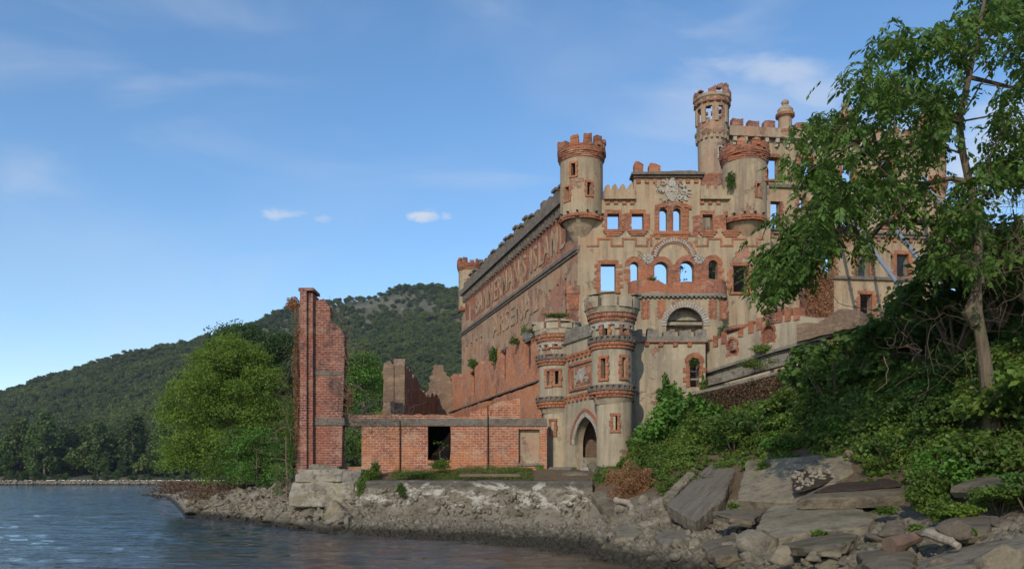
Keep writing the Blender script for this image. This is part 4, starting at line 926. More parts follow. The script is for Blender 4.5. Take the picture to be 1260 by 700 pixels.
# ---------------------------------------------------------------- long low brick wall below the lettered side
def brick_side():
    pb = Plane(1.94, 50, -.297, .955); t = thing('brick_side_wall', 'long roofless red brick wall running back below the lettered side of the castle', 'wall', (1.94, 50, 3)); L = 27.1
    hs = []
    for px, py, h in ((620, 450, 1.1), (582, 472, .9), (650, 437, .9)):
        u, z = pb.uz(px, py); hs.append((u, z, h))
    top = ragged([(L, 12.0), (24, 12.3), (22, 11.8), (17, 12.2), (14, 11.9), (12, 12.4), (8, 12.0), (5, 12.5), (2, 12.1), (0, 11.7)], .4, .2)
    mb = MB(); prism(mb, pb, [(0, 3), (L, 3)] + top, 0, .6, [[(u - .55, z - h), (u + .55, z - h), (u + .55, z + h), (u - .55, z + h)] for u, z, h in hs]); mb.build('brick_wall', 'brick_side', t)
    for u, z, h in hs:
        mb = MB(); box(mb, pb, u - .55, u + .55, z - h, z + h, .22, .4); mb.build('blocked_window', 'brick_dark', t)
        mb = MB(); box(mb, pb, u - .7, u + .7, z + h, z + h + .18, -.06, .1); mb.build('window_lintel', 'concrete_dark', t)
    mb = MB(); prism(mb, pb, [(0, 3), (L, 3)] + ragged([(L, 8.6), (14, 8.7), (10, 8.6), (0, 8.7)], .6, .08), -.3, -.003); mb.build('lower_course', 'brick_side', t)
    mb = MB(); box(mb, pb, 0, L, 8.76, 8.86, -.36, -.005, .0); mb.build('ledge', 'concrete_dark', t)
    mb = MB(); prism(mb, pb, [(0, 11.7), (4, 12.0), (4, 12.35), (1.5, 12.6), (0, 12.2)], -.08, .55); mb.build('rubble_top', 'concrete', t)
    mb = MB(); pe = Plane(1.94, 49.4); prism(mb, pe, [(-.1, 3), (.65, 3)] + ragged([(.65, 11.4), (.4, 11.9), (-.05, 11.7)], .3, .08), 0, .6); mb.build('end_pier', 'brick', t)
brick_side()
# ---------------------------------------------------------------- brick wall along the water terrace
F = Plane(-9.7, 46)
def low_wall():
    t = thing('low_brick_wall', 'single-storey red brick wall with a concrete band and empty window openings along the terrace', 'wall', (-3, 46, 3))
    h0 = rect(F, 419, 445, 524.5, 574); h1 = rect(F, 526.5, 553.5, 521, 566); h2 = rect(F, 638, 664, 528, 570)
    rr = random.Random(5); h1 = ragged([h1[0], h1[1]], .6, .0) + ragged([(h1[1][0] + .05, h1[1][1] + .5), (h1[2][0], h1[2][1])], .4, .06, r=rr) + [h1[3]]
    ua, ub = F.u(411), F.u(673); zt = F.uz(500, 524)[1]
    mb = MB(); prism(mb, F, [(ua, 2.2), (ub, 2.2), (ub, zt), (ua, zt)], 0, .55, [h0, h1, h2]); mb.build('brick_wall', 'brick_wall', t)
    mb = MB(); z1 = F.uz(500, 515.5)[1]; prism(mb, F, [(ua, zt), (ub, zt), (ub, z1 + .02)] + ragged([(ub, z1 + .02), (ua, z1 + .03)], .7, .025)[1:], -.06, .5); mb.build('concrete_band', 'concrete_dark', t)
    mb = MB(); prism(mb, F, [(ua, z1 + .0), (F.u(640), z1)] + ragged([(F.u(640), z1 + .05), (F.u(560), z1 + .22), (F.u(500), z1 + .3), (ua, z1 + .25)], .35, .05), .0, .4); mb.build('coping', 'brick_wall', t)
    mb = MB(); box(mb, F, F.u(637.5), F.u(664.5), F.uz(600, 571)[1], F.uz(600, 527)[1], .3, .5); mb.build('blind_window', 'stucco_pink', t)
    mb = MB(); box(mb, F, F.u(636), F.u(667), F.uz(600, 572.5)[1], F.uz(600, 569.5)[1], -.1, .3); mb.build('window_sill', 'concrete', t)
    for px in (492.5, 600.5):
        mb = MB(); tube(mb, [F.pt(F.u(px), 3.0, -.1), F.pt(F.u(px), zt + 1.2 if px > 500 else zt + .3, -.1)], .035, 6); mb.build('iron_rod', 'dark', t)
    mb = MB()      # brick panel that still stands above the band on the right
    f2 = F.off(.35); prism(mb, f2, [(F.u(576), z1 - .1), (F.u(640), z1 - .1)] + ragged([(F.u(640), F.uz(600, 489)[1]), (F.u(618), F.uz(600, 492)[1]), (F.u(600), F.uz(600, 500)[1]), (F.u(578), F.uz(600, 506)[1])], .25, .08), 0, .4); mb.build('upper_brick_remnant', 'brick_wall', t)
low_wall()
def tall_fragment():
    t = thing('ruined_brick_pier', 'tall jagged brick wall fragment with dead creeper, standing at the water on a masonry block', 'ruin', (-11, 45.5, 3))
    pf = Plane(-11, 45.4); q = lambda x, y: pf.uz(x, y)
    mb = MB(); edge = [q(424, 430), q(423, 412), q(418, 405), q(412, 397), q(407, 388), q(403, 378), q(401, 369), q(391, 369)]
    prism(mb, pf, [(q(384, 580)[0], 2.2), (q(420, 580)[0], 2.2), (q(421.5, 513)[0], q(420, 513)[1])] + ragged(edge, .22, .17) + [(q(384, 366)[0], q(384, 367)[1])], 0, .7); mb.build('wall_fragment', 'brick_dark', t)
    mb = MB(); box(mb, pf, q(384, 0)[0] - .05, q(424, 0)[0], q(400, 523)[1], q(400, 514)[1], -.07, .75); box(mb, pf, q(386, 0)[0] - .05, q(421, 0)[0], q(400, 461)[1], q(400, 457)[1], -.04, .72, .03); mb.build('concrete_band', 'concrete_dark', t)
    # clustered pilaster at the left edge
    mb = MB()
    for a, b, d, y0 in ((365, 372.5, -.25, 378), (372, 380, -.5, 358), (379.5, 386.5, -.3, 360)):
        zt = q(a, y0)[1]; n = 16; 
        ta = .10 if a == 365 else .0
        pts = [(q(a, 0)[0], 2.0), (q(b, 0)[0], 2.0)] + ragged([(q(b, 0)[0] + ta * 2, zt - .1), (q(b, 0)[0] + ta * 2 - .1, zt), (q(a, 0)[0] + ta * 2, zt - .05)], .2, .09)
        prism(mb, pf, pts, d, 1.2 + d * .2)
    split_build(mb, 'pilaster', 'brick_dark', t)
    mb = MB(); box(mb, pf, q(370, 0)[0], q(389, 0)[0], q(380, 360)[1], q(380, 357)[1], -.52, 1.0, .04); mb.build('pilaster_cap', 'brick_dark', t)
    mb = MB(); pr = Plane(q(366, 0)[0] - 11 + .1, 46.0, -.1, 1); prism(mb, pr, [(0, 2.2), (4.5, 2.2)] + ragged([(4.5, 5), (3.8, 7), (2.5, 9), (1.5, 11), (0.2, 12.2)], .3, .1), -.6, 0); mb.build('return_wall', 'brick_dark', t)
tall_fragment()
# inner ruins beyond the low wall
t = thing('inner_ruin_wall', 'dark shaded stub of rubble wall seen end-on above the low brick wall', 'ruin', (-8.2, 57, 3))
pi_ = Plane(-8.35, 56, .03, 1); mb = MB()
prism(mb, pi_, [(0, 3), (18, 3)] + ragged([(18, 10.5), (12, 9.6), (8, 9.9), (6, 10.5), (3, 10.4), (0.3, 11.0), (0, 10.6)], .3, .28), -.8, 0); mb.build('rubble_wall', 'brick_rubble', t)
pe = Plane(-9.05, 55.9); mb = MB(); prism(mb, pe, [(0, 3), (.75, 3)] + ragged([(.75, 10.6), (.45, 10.95), (.05, 10.7)], .2, .06) + ragged([(0, 10.4), (0, 3.2)], .3, .05)[1:], 0, .5); mb.build('wall_end', 'brick_rubble', t)
t = thing('inner_ruin_fragment', 'broken brown rubble wall between the shaded stub and the brick side wall', 'ruin', (-7, 74, 3))
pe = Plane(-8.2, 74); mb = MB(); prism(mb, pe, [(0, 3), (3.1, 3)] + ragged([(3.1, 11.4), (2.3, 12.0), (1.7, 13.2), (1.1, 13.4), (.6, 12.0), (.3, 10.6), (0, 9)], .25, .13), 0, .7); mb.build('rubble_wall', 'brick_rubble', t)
# ---------------------------------------------------------------- rampart climbing to the right and ivy wall below it
def rampart():
    a, b = P(865, HY, 44.6), P(1050, HY, 37); pr = Plane(a.x, a.y, b.x - a.x, b.y - a.y); q = pr.uz
    t = thing('rampart_wall', 'crenellated grey stucco rampart climbing from the gatehouse to the overgrown bank', 'wall', (a.x, a.y, 8))
    niches = []
    for x0, x1, y0, y1 in ((895, 907, 416, 439), (939, 952.5, 399, 423)):
        A, B = q(x0, y1), q(x1, y0); niches.append(arch(A[0], B[0], A[1], B[1]))
    ln = [q(862, 459), q(900, 447), q(950, 431), q(985, 421), q(1048, 404)]
    tl = [q(1048, 388), q(1030, 391), q(1005, 391), q(990, 389), q(968, 388), q(958, 388), q(945, 394), q(920, 402), q(905, 408), q(890, 414), q(862, 426)]
    mb = MB(); prism(mb, pr, ln + tl, 0, .5, niches); w_ = mb.build('stucco_wall', 'stucco_grey', t)
    for n in niches:
        mb = MB(); u0, u1 = n[0][0], n[1][0]; box(mb, pr, u0 - .02, u1 + .02, n[0][1], max(p[1] for p in n), .18, .3); mb.build('niche', 'brick', t)
        surround('niche_surround', pr, n, t, wd=.12, arched=True, sill=False, d=-.04)
    mb = MB()
    for x, y in ((868, 424), (878, 419.5), (888, 415.5), (908.5, 407), (921, 402), (931, 398), (956, 389), (966, 387), (977, 386)):
        u, z = q(x, y); prism(mb, pr, [(u, z - .35), (u + .34, z - .35)] + ragged([(u + .34, z + .26), (u, z + .3)], .15, .04), -.05, .4)
    split_build(mb, 'merlon', 'brick', t)
    mb = MB(); n = len(ln)
    for k in range(n - 1): prism(mb, pr, [ln[k], ln[k + 1], (ln[k + 1][0], ln[k + 1][1] - .14), (ln[k][0], ln[k][1] - .14)], -.12, .5)
    mb.build('base_moulding', 'concrete', t)
    mb = MB(); lo = [q(862, 476), q(900, 466), q(950, 452), q(990, 441), q(1010, 436)]
    up = [q(1010, 416), q(985, 423), q(950, 433), q(900, 449), q(862, 461)]
    prism(mb, pr, lo + up, .15, .5); mb.build('plinth', 'concrete', t)
    # rounded cap on the wall
    u, z = q(949, 384); c = pr.pt(u, 0, .4); mb = MB(); lathe(mb, c[0], c[1], [(.55, z - .6), (.55, z - .1), (.72, z), (.72, z + .15), (.5, z + .28), (.25, z + .42), (0, z + .45)], 16, .05); f = mb.build('cap_post', 'brick_dark', t)
    u, z = q(904, 408); c = pr.pt(u, 0, .9); mb = MB(); lathe(mb, c[0], c[1], [(.9, z - 1.0), (.9, z), (1.15, z + .1), (1.1, z + .3), (.6, z + .4), (0, z + .42)], 18, .04); mb.build('cap_post', 'brick_dark', t)
    # collapsed rubble end
    mb = MB(); prism(mb, pr, ragged([q(985, 421), q(1062, 402)], .4, .05) + ragged([q(1062, 385), q(1048, 381), q(1030, 388), q(1010, 395), q(985, 400)], .3, .14), -.3, .9); mb.build('collapsed_end', 'brick_rubble', t)
    # ivy wall
    a, b = P(852, HY, 43), P(996, HY, 38); pi = Plane(a.x, a.y, b.x - a.x, b.y - a.y); q2 = pi.uz
    t2 = thing('retaining_wall', 'low retaining wall hung with brown dead ivy under the rampart', 'wall', (a.x, a.y, 6))
    mb = MB(); prism(mb, pi, [(0, 4), (q2(996, 500)[0], 5)] + [q2(996, 447), q2(950, 460), q2(900, 473), q2(852, 484)], 0, .5); mb.build('wall', 'concrete_dark', t2)
    mb = MB(); L = [q2(996, 446), q2(950, 459), q2(900, 472), q2(852, 483)]
    for k in range(3): prism(mb, pi, [L[k], (L[k][0], L[k][1] - .15), (L[k + 1][0], L[k + 1][1] - .15), L[k + 1]], -.15, .6)
    mb.build('coping', 'concrete', t2)
    C = []; n = 9000; x = rg.uniform(858, 990, n); f = rg.random(n)
    ztop = np.interp(x, [852, 900, 950, 996], [483, 472, 459, 446]) + 4
    hang = 20 + 16 * vnoise(x, x * 0, .12, 3); y = ztop + f * hang
    for i in range(n):
        if rnd.random() < .12 + .6 * math.sin(x[i] * .35) ** 2 * .25: continue
        u, z = q2(x[i], y[i]); C.append(pi.pt(u, z, -rnd.uniform(.02, .3)))
    me = leafmesh('ivy', leaves(C, .13, .1, 1.2, .55), 'leaf_ivydry'); me.transform(Matrix.Translation(-Vector(t2.location))); link('dead_ivy', me, t2)
rampart()
# brick corner pillar of the upper terrace with dry creeper
pk = Plane(*P(993, HY, 46)[:2]); t = thing('brick_corner_pillar', 'brick pillar smothered in pale dry creeper behind the rampart end', 'pillar', (pk.a[0], 46, 9))
mb = MB(); prism(mb, pk, [(0, 8), (1.55, 8)] + ragged([(1.55, 13.8), (.9, 14.8), (.4, 14.2), (0, 14.2)], .2, .08), 0, 1.2); mb.build('brickwork', 'brick', t)
C = [pk.pt(rnd.uniform(-.15, 1.45), 11.0 + rnd.random() ** .8 * 3.6, -rnd.uniform(.05, .45)) for _ in range(2600)]
me = leafmesh('creeper', leaves(C, .12, .1, .8, .5), 'leaf_dry'); me.transform(Matrix.Translation(-Vector(t.location))); link('dry_creeper', me, t)
# ---------------------------------------------------------------- water
def make_water():
    s = NT('river_water'); b = s.b
    z = s.t.nodes.new('ShaderNodeSeparateXYZ'); s.l(s.pos, z.inputs[0])
    b.inputs['Base Color'].default_value = (.035, .035, .03, 1); b.inputs['Roughness'].default_value = .05; b.inputs['IOR'].default_value = 1.33; b.inputs['Specular IOR Level'].default_value = .5
    shal = s.ramp(s.math('ADD', z.outputs[1], s.math('MULTIPLY', z.outputs[0], -1.2)), 60, 25)      # silt near the shore
    s.base(s.mix(shal, (.022, .045, .075), (.06, .045, .03)))
    h = s.math('ADD', s.math('MULTIPLY', s.noise(2.2, 5, .6, sc=(.45, 1.3, 1), dist=.5), .3), s.math('ADD', s.math('MULTIPLY', s.noise(.55, 4, .6, sc=(.45, 1.3, 1), dist=.8), 1.2), s.noise(.16, 3, .5, sc=(.5, 1.2, 1))))
    s.bump(h, .6, .3)
    mb = MB(); mb.face([(-1500, 2, 0), (1500, 2, 0), (1500, 400, 0), (-1500, 400, 0)]); mb.face([(-1500, -300, 0), (1500, -300, 0), (1500, 2, 0), (-1500, 2, 0)])
    o = mb.build('water', s.m); tag(o, kind='structure'); o.location.z = -.07
    # the ripples themselves, as a sheet of real wavelets
    ys = np.concatenate([np.arange(596.5, 612, .35), np.arange(612, 720, .55), np.arange(720, 1000, 3)]); D = F_ * CH / (ys - HY); pxs = np.arange(-420, 1900, 2.6)
    PX, DD = np.meshgrid(pxs, D); X = (PX - CX) * DD / F_; Z = np.zeros_like(X); r = np.random.default_rng(8)
    for lam, a, k in ((.55, .0035, 7), (.95, .0075, 8), (1.7, .012, 8), (3.2, .012, 6), (7, .008, 4)):
        for _ in range(k):
            t = r.normal(1.25, .5); l = lam * r.uniform(.75, 1.35); Z += a * .75 * np.sin((X * math.cos(t) + DD * math.sin(t)) * 6.283 / l + r.uniform(0, 6.28) + .8 * np.sin(X * .5 / lam + r.uniform(0, 6)) ) * r.uniform(.5, 1)
    Z *= .75 + .3 * vnoise(X, DD, .12, 4)
    V = np.stack([X, DD, Z], -1).reshape(-1, 3); nr, nc = X.shape; I = np.arange(nr * nc).reshape(nr, nc)
    o = link('water_ripples', npmesh('water_ripples', V, np.stack([I[:-1, :-1], I[1:, :-1], I[1:, 1:], I[:-1, 1:]], -1).reshape(-1, 4)[:, ::-1], s.m, smooth=True)); tag(o, kind='structure')
    mb = MB(); mb.face([(-3000, -400, -2.2), (3000, -400, -2.2), (3000, 420, -2.2), (-3000, 420, -2.2)]); o = mb.build('river_bed', 'soil'); tag(o, kind='structure')
make_water()
# ---------------------------------------------------------------- stones
def rock_proto(seed, sub=2, cuts=9, flat=1.0):
    import bmesh
    bm = bmesh.new(); bmesh.ops.create_icosphere(bm, subdivisions=sub, radius=1); r = random.Random(seed)
    sc = Vector((r.uniform(.8, 1.25), r.uniform(.7, 1.0), r.uniform(.5, .8) * flat))
    ns = [Vector((r.gauss(0, 1), r.gauss(0, 1), r.gauss(0, 1))).normalized() for _ in range(cuts)]; ds = [r.uniform(.5, .82) for _ in ns]
    for v in bm.verts:
        p = v.co.copy() * 1.15
        for nn, d in zip(ns, ds):
            k = p.dot(nn)
            if k > d: p -= nn * (k - d)
        p *= 1 + .05 * math.sin(p.x * 7 + seed) * math.sin(p.y * 8 + p.z * 5)
        v.co = Vector((p.x * sc.x, p.y * sc.y, p.z * sc.z))
    V = np.array([tuple(v.co) for v in bm.verts]); Fq = np.array([[v.index for v in f.verts] for f in bm.faces]); bm.free(); return V, Fq
# ---------------------------------------------------------------- sea wall
def seawall():
    pts = [(437, 43.2), (480, 42.3), (520, 41.6), (570, 40.7), (620, 39.9), (680, 38.8), (729, 37.9)]
    t = thing('concrete_seawall', 'long crumbling concrete seawall with white patches below the low brick wall', 'seawall', P(580, HY, 40.5) * 1)
    t.location.z = 1
    n = 150; nz = 16; V = []; Fq = []; r = np.random.default_rng(3)
    W = [P(a, HY, d) for a, d in pts]; cum = [0]
    for i in range(len(W) - 1): cum.append(cum[-1] + (W[i + 1] - W[i]).length)
    us = np.linspace(0, cum[-1], n); X = np.interp(us, cum, [w.x for w in W]); Y = np.interp(us, cum, [w.y for w in W])
    prof = [(-1.1, -.2), (-.7, .45), (-.32, .8), (-.14, 1.3), (-.06, 1.9), (0, 2.3), (0, 2.5), (.12, 2.56), (1.2, 2.6), (1.2, 1.5)]
    top = 2.56 + .05 * (vnoise(us, us * 0, 1.1, 2) - .5)
    rows = []
    P_ = []
    for i in range(len(prof) - 1):
        m = 6 if i < 6 else 2
        for k in range(m): P_.append(tuple(np.array(prof[i]) * (1 - k / m) + np.array(prof[i + 1]) * k / m))
    P_.append(prof[-1])
    for (o, z) in P_:
        zz = z + np.zeros(n) + (top - 2.56 if z > 2 else 0); er = (vnoise(us, us * 0 + z * 1.7, 1.6, 4) - .5) * (.45 if z < 2.0 else .06) + (vnoise(us * 1, us * 0 + z * 3, 5.5, 8) - .5) * (.2 if z < 2.05 else .03)
        rows.append(np.stack([X, Y + o + er, zz], -1))
    V = np.stack(rows).reshape(-1, 3); nr = len(P_); I = np.arange(nr * n).reshape(nr, n)
    Fq = np.stack([I[:-1, :-1], I[:-1, 1:], I[1:, 1:], I[1:, :-1]], -1).reshape(-1, 4)
    s = NT('seawall_face'); zz = s.t.nodes.new('ShaderNodeSeparateXYZ'); s.l(s.pos, zz.inputs[0]); Z = zz.outputs[2]
    c = s.mix(s.ramp(s.noise(.6, 9, .7), .35, .65), (.30, .265, .20), (.17, .14, .105))
    c = s.mix(s.ramp(s.noise(2.5, 8, .72), .5, .68, 0, .55), c, (.10, .085, .06))
    c = s.mix(s.ramp(s.math('ADD', Z, s.math('MULTIPLY', s.noise(.9, 6, .7), .9)), 2.55, 2.7, 0, .75), c, (.10, .085, .068))
    wh = s.math('MULTIPLY', s.ramp(s.noise(.75, 10, .72, sc=(1, 1, 2.2), dist=.4), .50, .56), s.math('MULTIPLY', s.ramp(Z, .9, 1.5), s.ramp(Z, 2.7, 2.3)))
    c = s.mix(s.math('MULTIPLY', wh, .85), c, (.55, .51, .43))
    c = s.mix(s.math('MULTIPLY', s.ramp(s.noise(1.2, 7), .55, .66), s.ramp(Z, 1.4, .7)), c, (.12, .11, .05))
    c = s.mix(s.math('MULTIPLY', s.ramp(s.vor(3.2, None), .12, .3, 1, 0), s.ramp(Z, 1.9, 1.5)), c, (.13, .10, .075))
    s.base(c); s.bump(s.math('ADD', s.math('MULTIPLY', s.vor(3.2), .6), s.math('ADD', s.noise(1.4, 8, .7), s.math('MULTIPLY', s.noise(8, 7, .75), .6))), 1.0, .22)
    me = npmesh('wall_face', V, Fq, s.m); me.transform(Matrix.Translation(-Vector(t.location))); link('wall_face', me, t)
    n = 420; uu = rg.uniform(0, cum[-1], n); zz_ = rg.uniform(.45, 2.1, n) ** 1.0; xx = np.interp(uu, cum, [w.x for w in W]); yy_ = np.interp(uu, cum, [w.y for w in W]) + np.interp(zz_, [.45, .8, 1.3, 2.1], [-.62, -.3, -.13, -.03])
    V0, F0 = rock_proto(5, 2); V = np.einsum('nij,vj->nvi', rotm(n), V0) * rg.uniform(.07, .2, n)[:, None, None] + np.stack([xx - t.location.x, yy_ + .02 - t.location.y, zz_ - t.location.z], -1)[:, None]
    o = link('rubble_stones', npmesh('rubble_stones', V.reshape(-1, 3), (F0[None] + (np.arange(n) * len(V0))[:, None, None]).reshape(-1, 3), s.m), t); o['kind'] = 'stuff'
seawall()
RP = [rock_proto(k, 3) for k in range(7)]
RM = {m: [npmesh('stone', v, f, m) for v, f in RP] for m in ('rock', 'rock_brown', 'slab_pale')}
def stone_at(px, D, size, mat='rock', label='', group=None, sink=.25, name='boulder', flat=1, rot=None):
    x = (px - CX) * D / F_; z = float(G(px, D)[0]) + float(bump(np.array([x]), np.array([D]), np.array([1.0]))[0])
    o = bpy.data.objects.new(name, rnd.choice(RM[mat])); col.objects.link(o); s = size
    o.location = (x, D, z + s * .45 * flat - s * sink); o.scale = (s * rnd.uniform(.85, 1.25), s * rnd.uniform(.8, 1.1), s * rnd.uniform(.7, 1.1) * flat)
    o.rotation_euler = rot or (rnd.uniform(-.4, .4), rnd.uniform(-.4, .4), rnd.uniform(0, 6.28)); return tag(o, label, 'rock', group)
# rubble shore at the left point
for k in range(120):
    px = 232 + 205 * rnd.random(); d, z = colat(px); d = d[0]; f = rnd.random() ** 1.0; D = d[1] - .5 + f * (min(d[5] + 3, d[1] + 9) - d[1])
    stone_at(px, D, rnd.choice((.16, .22, .3, .38, .55)) * rnd.uniform(.7, 1.3), rnd.choice(('rock', 'rock', 'rock_brown')), 'grey riprap stone in the rubble shore below and left of the brick pier', 'riprap stones on the left point')
for k in range(14):
    px = 186 + 55 * rnd.random(); D = 108 + 20 * rnd.random()
    stone_at(px, D, rnd.uniform(.3, .7), 'rock_brown', 'small brown stone on the low spit reaching into the river', 'stones on the spit')
# shore rocks at the right
def bigrock(px, py, D, wpx, mat, lab, fl=.8):
    o = bpy.data.objects.new('boulder', rnd.choice(RM[mat])); col.objects.link(o); s = wpx * D / F_ / 2 * 1.05; o.location = P(px, py, D); o.scale = (s * 1.1, s * .9, s * fl * 1.3); o.rotation_euler = (rnd.uniform(-.2, .2), rnd.uniform(-.2, .2), rnd.uniform(-.5, .5)); tag(o, lab, 'rock')
for a in ((964, 685, 18.2, 38, 'slab_pale', 'large pale rounded boulder at the waterline, leftmost of the big wet boulders'), (1002, 686, 17.6, 22, 'slab_pale', 'squarish pale boulder right of the largest waterline boulder'),
          (1021, 681, 17.6, 19, 'slab_pale', 'small pale boulder between the squarish boulder and the flat slab'), (1035, 691, 17.0, 14, 'rock', 'smallest pale stone beside the flat slab at the waterline'),
          (935, 668, 20.5, 44, 'rock', 'broad low grey boulder above the muddy inlet'), (925, 686, 18.6, 24, 'rock', 'grey boulder in front of the broad low boulder'), (949, 689, 18.2, 12, 'rock', 'little grey stone between waterline boulders'),
          (1178, 650, 15.6, 34, 'rock_brown', 'brown angular rock above the large right slab'), (1148, 655, 16.2, 30, 'rock', 'grey rock left of the brown angular rock'), (1100, 655, 17.5, 26, 'rock_brown', 'brown rock beside the short log end'), (1225, 690, 13.2, 60, 'slab_pale', 'pale boulder at the bottom right corner of the shore'), (1160, 694, 14, 30, 'rock_brown', 'wet brown rock under the largest slab')): bigrock(*a)
for k in range(140):
    px = rnd.uniform(735, 1300); d, z = colat(px); d = d[0]; D = d[1] + .1 + rnd.random() ** .8 * (d[4] - d[1]) * 1.0
    stone_at(px, D, rnd.choice((.14, .18, .26, .36)) * rnd.uniform(.8, 1.4) * (.65 if px > 1100 else 1), rnd.choice(('rock', 'rock', 'rock_brown', 'slab_pale')), 'broken shore stone lying among the concrete slabs on the right bank', 'broken stones among the slabs', flat=rnd.uniform(.5, 1))
# gravel and fist-sized cobbles: nobody could count them
def gravel():
    V0, F0 = rock_proto(21, 1); n = 26000
    px = rg.uniform(232, 1300, n); d, z = colat(px); f = rg.random(n); D = d[:, 1] - .6 + f * (d[:, 4] - d[:, 1] + .6)
    x = (px - CX) * D / F_; g = G(px, D); zz = g + bump(x, D, g); s = rg.uniform(.035, .11, n) * (1 + (rg.random(n) > .9) * 1.2)
    R = rotm(n); V = np.einsum('nij,vj->nvi', R, V0) * s[:, None, None] + np.stack([x, D, zz + .0], -1)[:, None, :]
    Fq = F0[None] + (np.arange(n) * len(V0))[:, None, None]
    o = link('beach_gravel', npmesh('beach_gravel', V.reshape(-1, 3), Fq.reshape(-1, 3), 'rock')); tag(o, 'grey gravel and cobbles spread along the tidal shore', 'gravel', kind='stuff')
gravel()
def rubble():
    VV, FF, o_ = [], [], 0
    for q in range(4):
        V0, F0 = RP[q]; n = 170
        if q < 2: px = rg.uniform(230, 440, n)
        else: px = rg.uniform(735, 1300, n)
        d, z = colat(px); f = rg.random(n); D = d[:, 1] - .4 + f * (d[:, 4] - d[:, 1] + (2.5 if q < 2 else 0)); x = (px - CX) * D / F_; zz = G(px, D); s = rg.uniform(.1, .26, n) * np.clip(D / 28, .5, 1.3)
        V = np.einsum('nij,vj->nvi', rotm(n), V0) * s[:, None, None] + np.stack([x, D, zz + s * .3], -1)[:, None]
        VV.append(V.reshape(-1, 3)); FF.append((F0[None] + (np.arange(n) * len(V0))[:, None, None]).reshape(-1, 3) + o_); o_ += n * len(V0)
    o = link('shore_rubble', npmesh('shore_rubble', np.concatenate(VV), np.concatenate(FF), 'rock')); tag(o, 'broken rubble filling the gaps between the bigger shore stones', 'rubble', kind='stuff')
rubble()
# concrete slabs: outline in photo pixels with a distance per corner, real thickness
def slab(pts, th, mat, lab, name='concrete_slab', amp=.05, cat='slab', lift=0):
    W = [P(*p) for p in pts]; c = sum(W, Vector()) / len(W)
    n = Vector()
    for i in range(len(W)): n += (W[i] - c).cross(W[(i + 1) % len(W)] - c)
    n.normalize()
    if n.dot(Vector((0, -.5, 1))) < 0: n = -n
    W = [p - n * (p - c).dot(n) * .85 for p in W]
    def dens(W):
        out = []
        for i in range(len(W)):
            a, b = W[i], W[(i + 1) % len(W)]; m = max(2, int((b - a).length / .22))
            for k in range(m):
                p = a.lerp(b, k / m)
                if k:
                    j_ = Vector((rnd.uniform(-1, 1), rnd.uniform(-1, 1), rnd.uniform(-1, 1))) * amp; p = p + j_ - n * j_.dot(n)
                out.append(p)
        return out
    E = dens(W); mb = MB(); N = len(E); rings = [[c + (e - c) * s + n * h for e in E] for s, h in ((.35, .02), (.7, .012), (.94, 0), (1, -.03))]
    base = E
    mids = [e - n * th * .5 + (e - c).normalized() * rnd.uniform(-amp, amp) * 1.2 for e in E]; bots = [c + (e - c) * .97 - n * th for e in E]
    rings += [mids, bots]
    for i in range(N):
        j = (i + 1) % N; mb.face([c + n * .02, rings[0][i], rings[0][j]], [(0, 0)] * 3)
        for k in range(len(rings) - 1): mb.face([rings[k][i], rings[k + 1][i], rings[k + 1][j], rings[k][j]])
        mb.face([c - n * th, bots[j], bots[i]], [(0, 0)] * 3)
    me_o = mb.build(name, mat); import bmesh
    bm = bmesh.new(); bm.from_mesh(me_o.data); bmesh.ops.remove_doubles(bm, verts=bm.verts, dist=.0008); bmesh.ops.recalc_face_normals(bm, faces=bm.faces); bm.to_mesh(me_o.data); bm.free()
    me_o.location.z += lift
    return tag(me_o, lab, cat)
slab([(726, 604, 38), (742, 600, 38.6), (772, 629, 34.5), (766, 640, 33.5), (751, 637, 34), (738, 622, 36)], .35, 'slab', 'tilted grey slab fallen off the right end of the seawall')
slab([(868, 556, 37.5), (880, 556, 37), (842, 598, 32.2), (822, 618, 30), (815, 611, 31)], .4, 'slab_pale', 'narrow pale slab sloping down left of the striped slab')
slab([(873, 571, 33.5), (898, 569, 33), (905, 578, 32), (890, 612, 28), (856, 641, 26), (838, 632, 27), (820, 619, 28.5)], .5, 'streak', 'big tilted slab with dark lengthwise streaks beside the brambles')
slab([(918, 562, 29.5), (1047, 558, 27.5), (1050, 584, 25.8), (985, 611, 24.6), (952, 616, 25.4), (908, 620, 26.5)], .5, 'slab_pale', 'large upright slab with a field of brown pebbles set in its face')
slab([(981, 612, 22.6), (1014, 598, 24.6), (1060, 590, 25.0), (1108, 584, 24.6), (1116, 604, 22.6), (1114, 613, 21.8), (1060, 611, 22.0), (1020, 611, 22.3)], .30, 'slab', 'thick horizontal slab carrying dark moss, overhanging its own shadow')
slab([(950, 619, 24), (1040, 618, 23.2), (1074, 632, 21), (1068, 647, 19.8), (1000, 654, 20.2), (958, 663, 20), (931, 647, 21.8), (938, 632, 23)], .4, 'slab_pale', 'broad pale sloping slab under the overhanging mossy slab')
slab([(958, 670, 19.4), (1000, 661, 20), (1038, 653, 20), (1056, 657, 19.2), (1040, 669, 18), (1000, 674, 18)], .22, 'slab', 'thin greenish slab lying over the pale waterline boulders')
slab([(1054, 681, 17.4), (1094, 671, 17.4), (1128, 678, 16.4), (1122, 699, 15), (1080, 700, 15), (1062, 692, 16)], .3, 'slab', 'flat grey slab at the water between boulders and the largest slab')
slab([(1127, 692, 15.2), (1165, 678, 15.8), (1202, 667, 15.9), (1275, 652, 15.6), (1290, 664, 14), (1240, 680, 13.4), (1180, 701, 12.9), (1135, 706, 13.2)], .36, 'slab_pale', 'largest grey slab sloping into the water at the lower right')
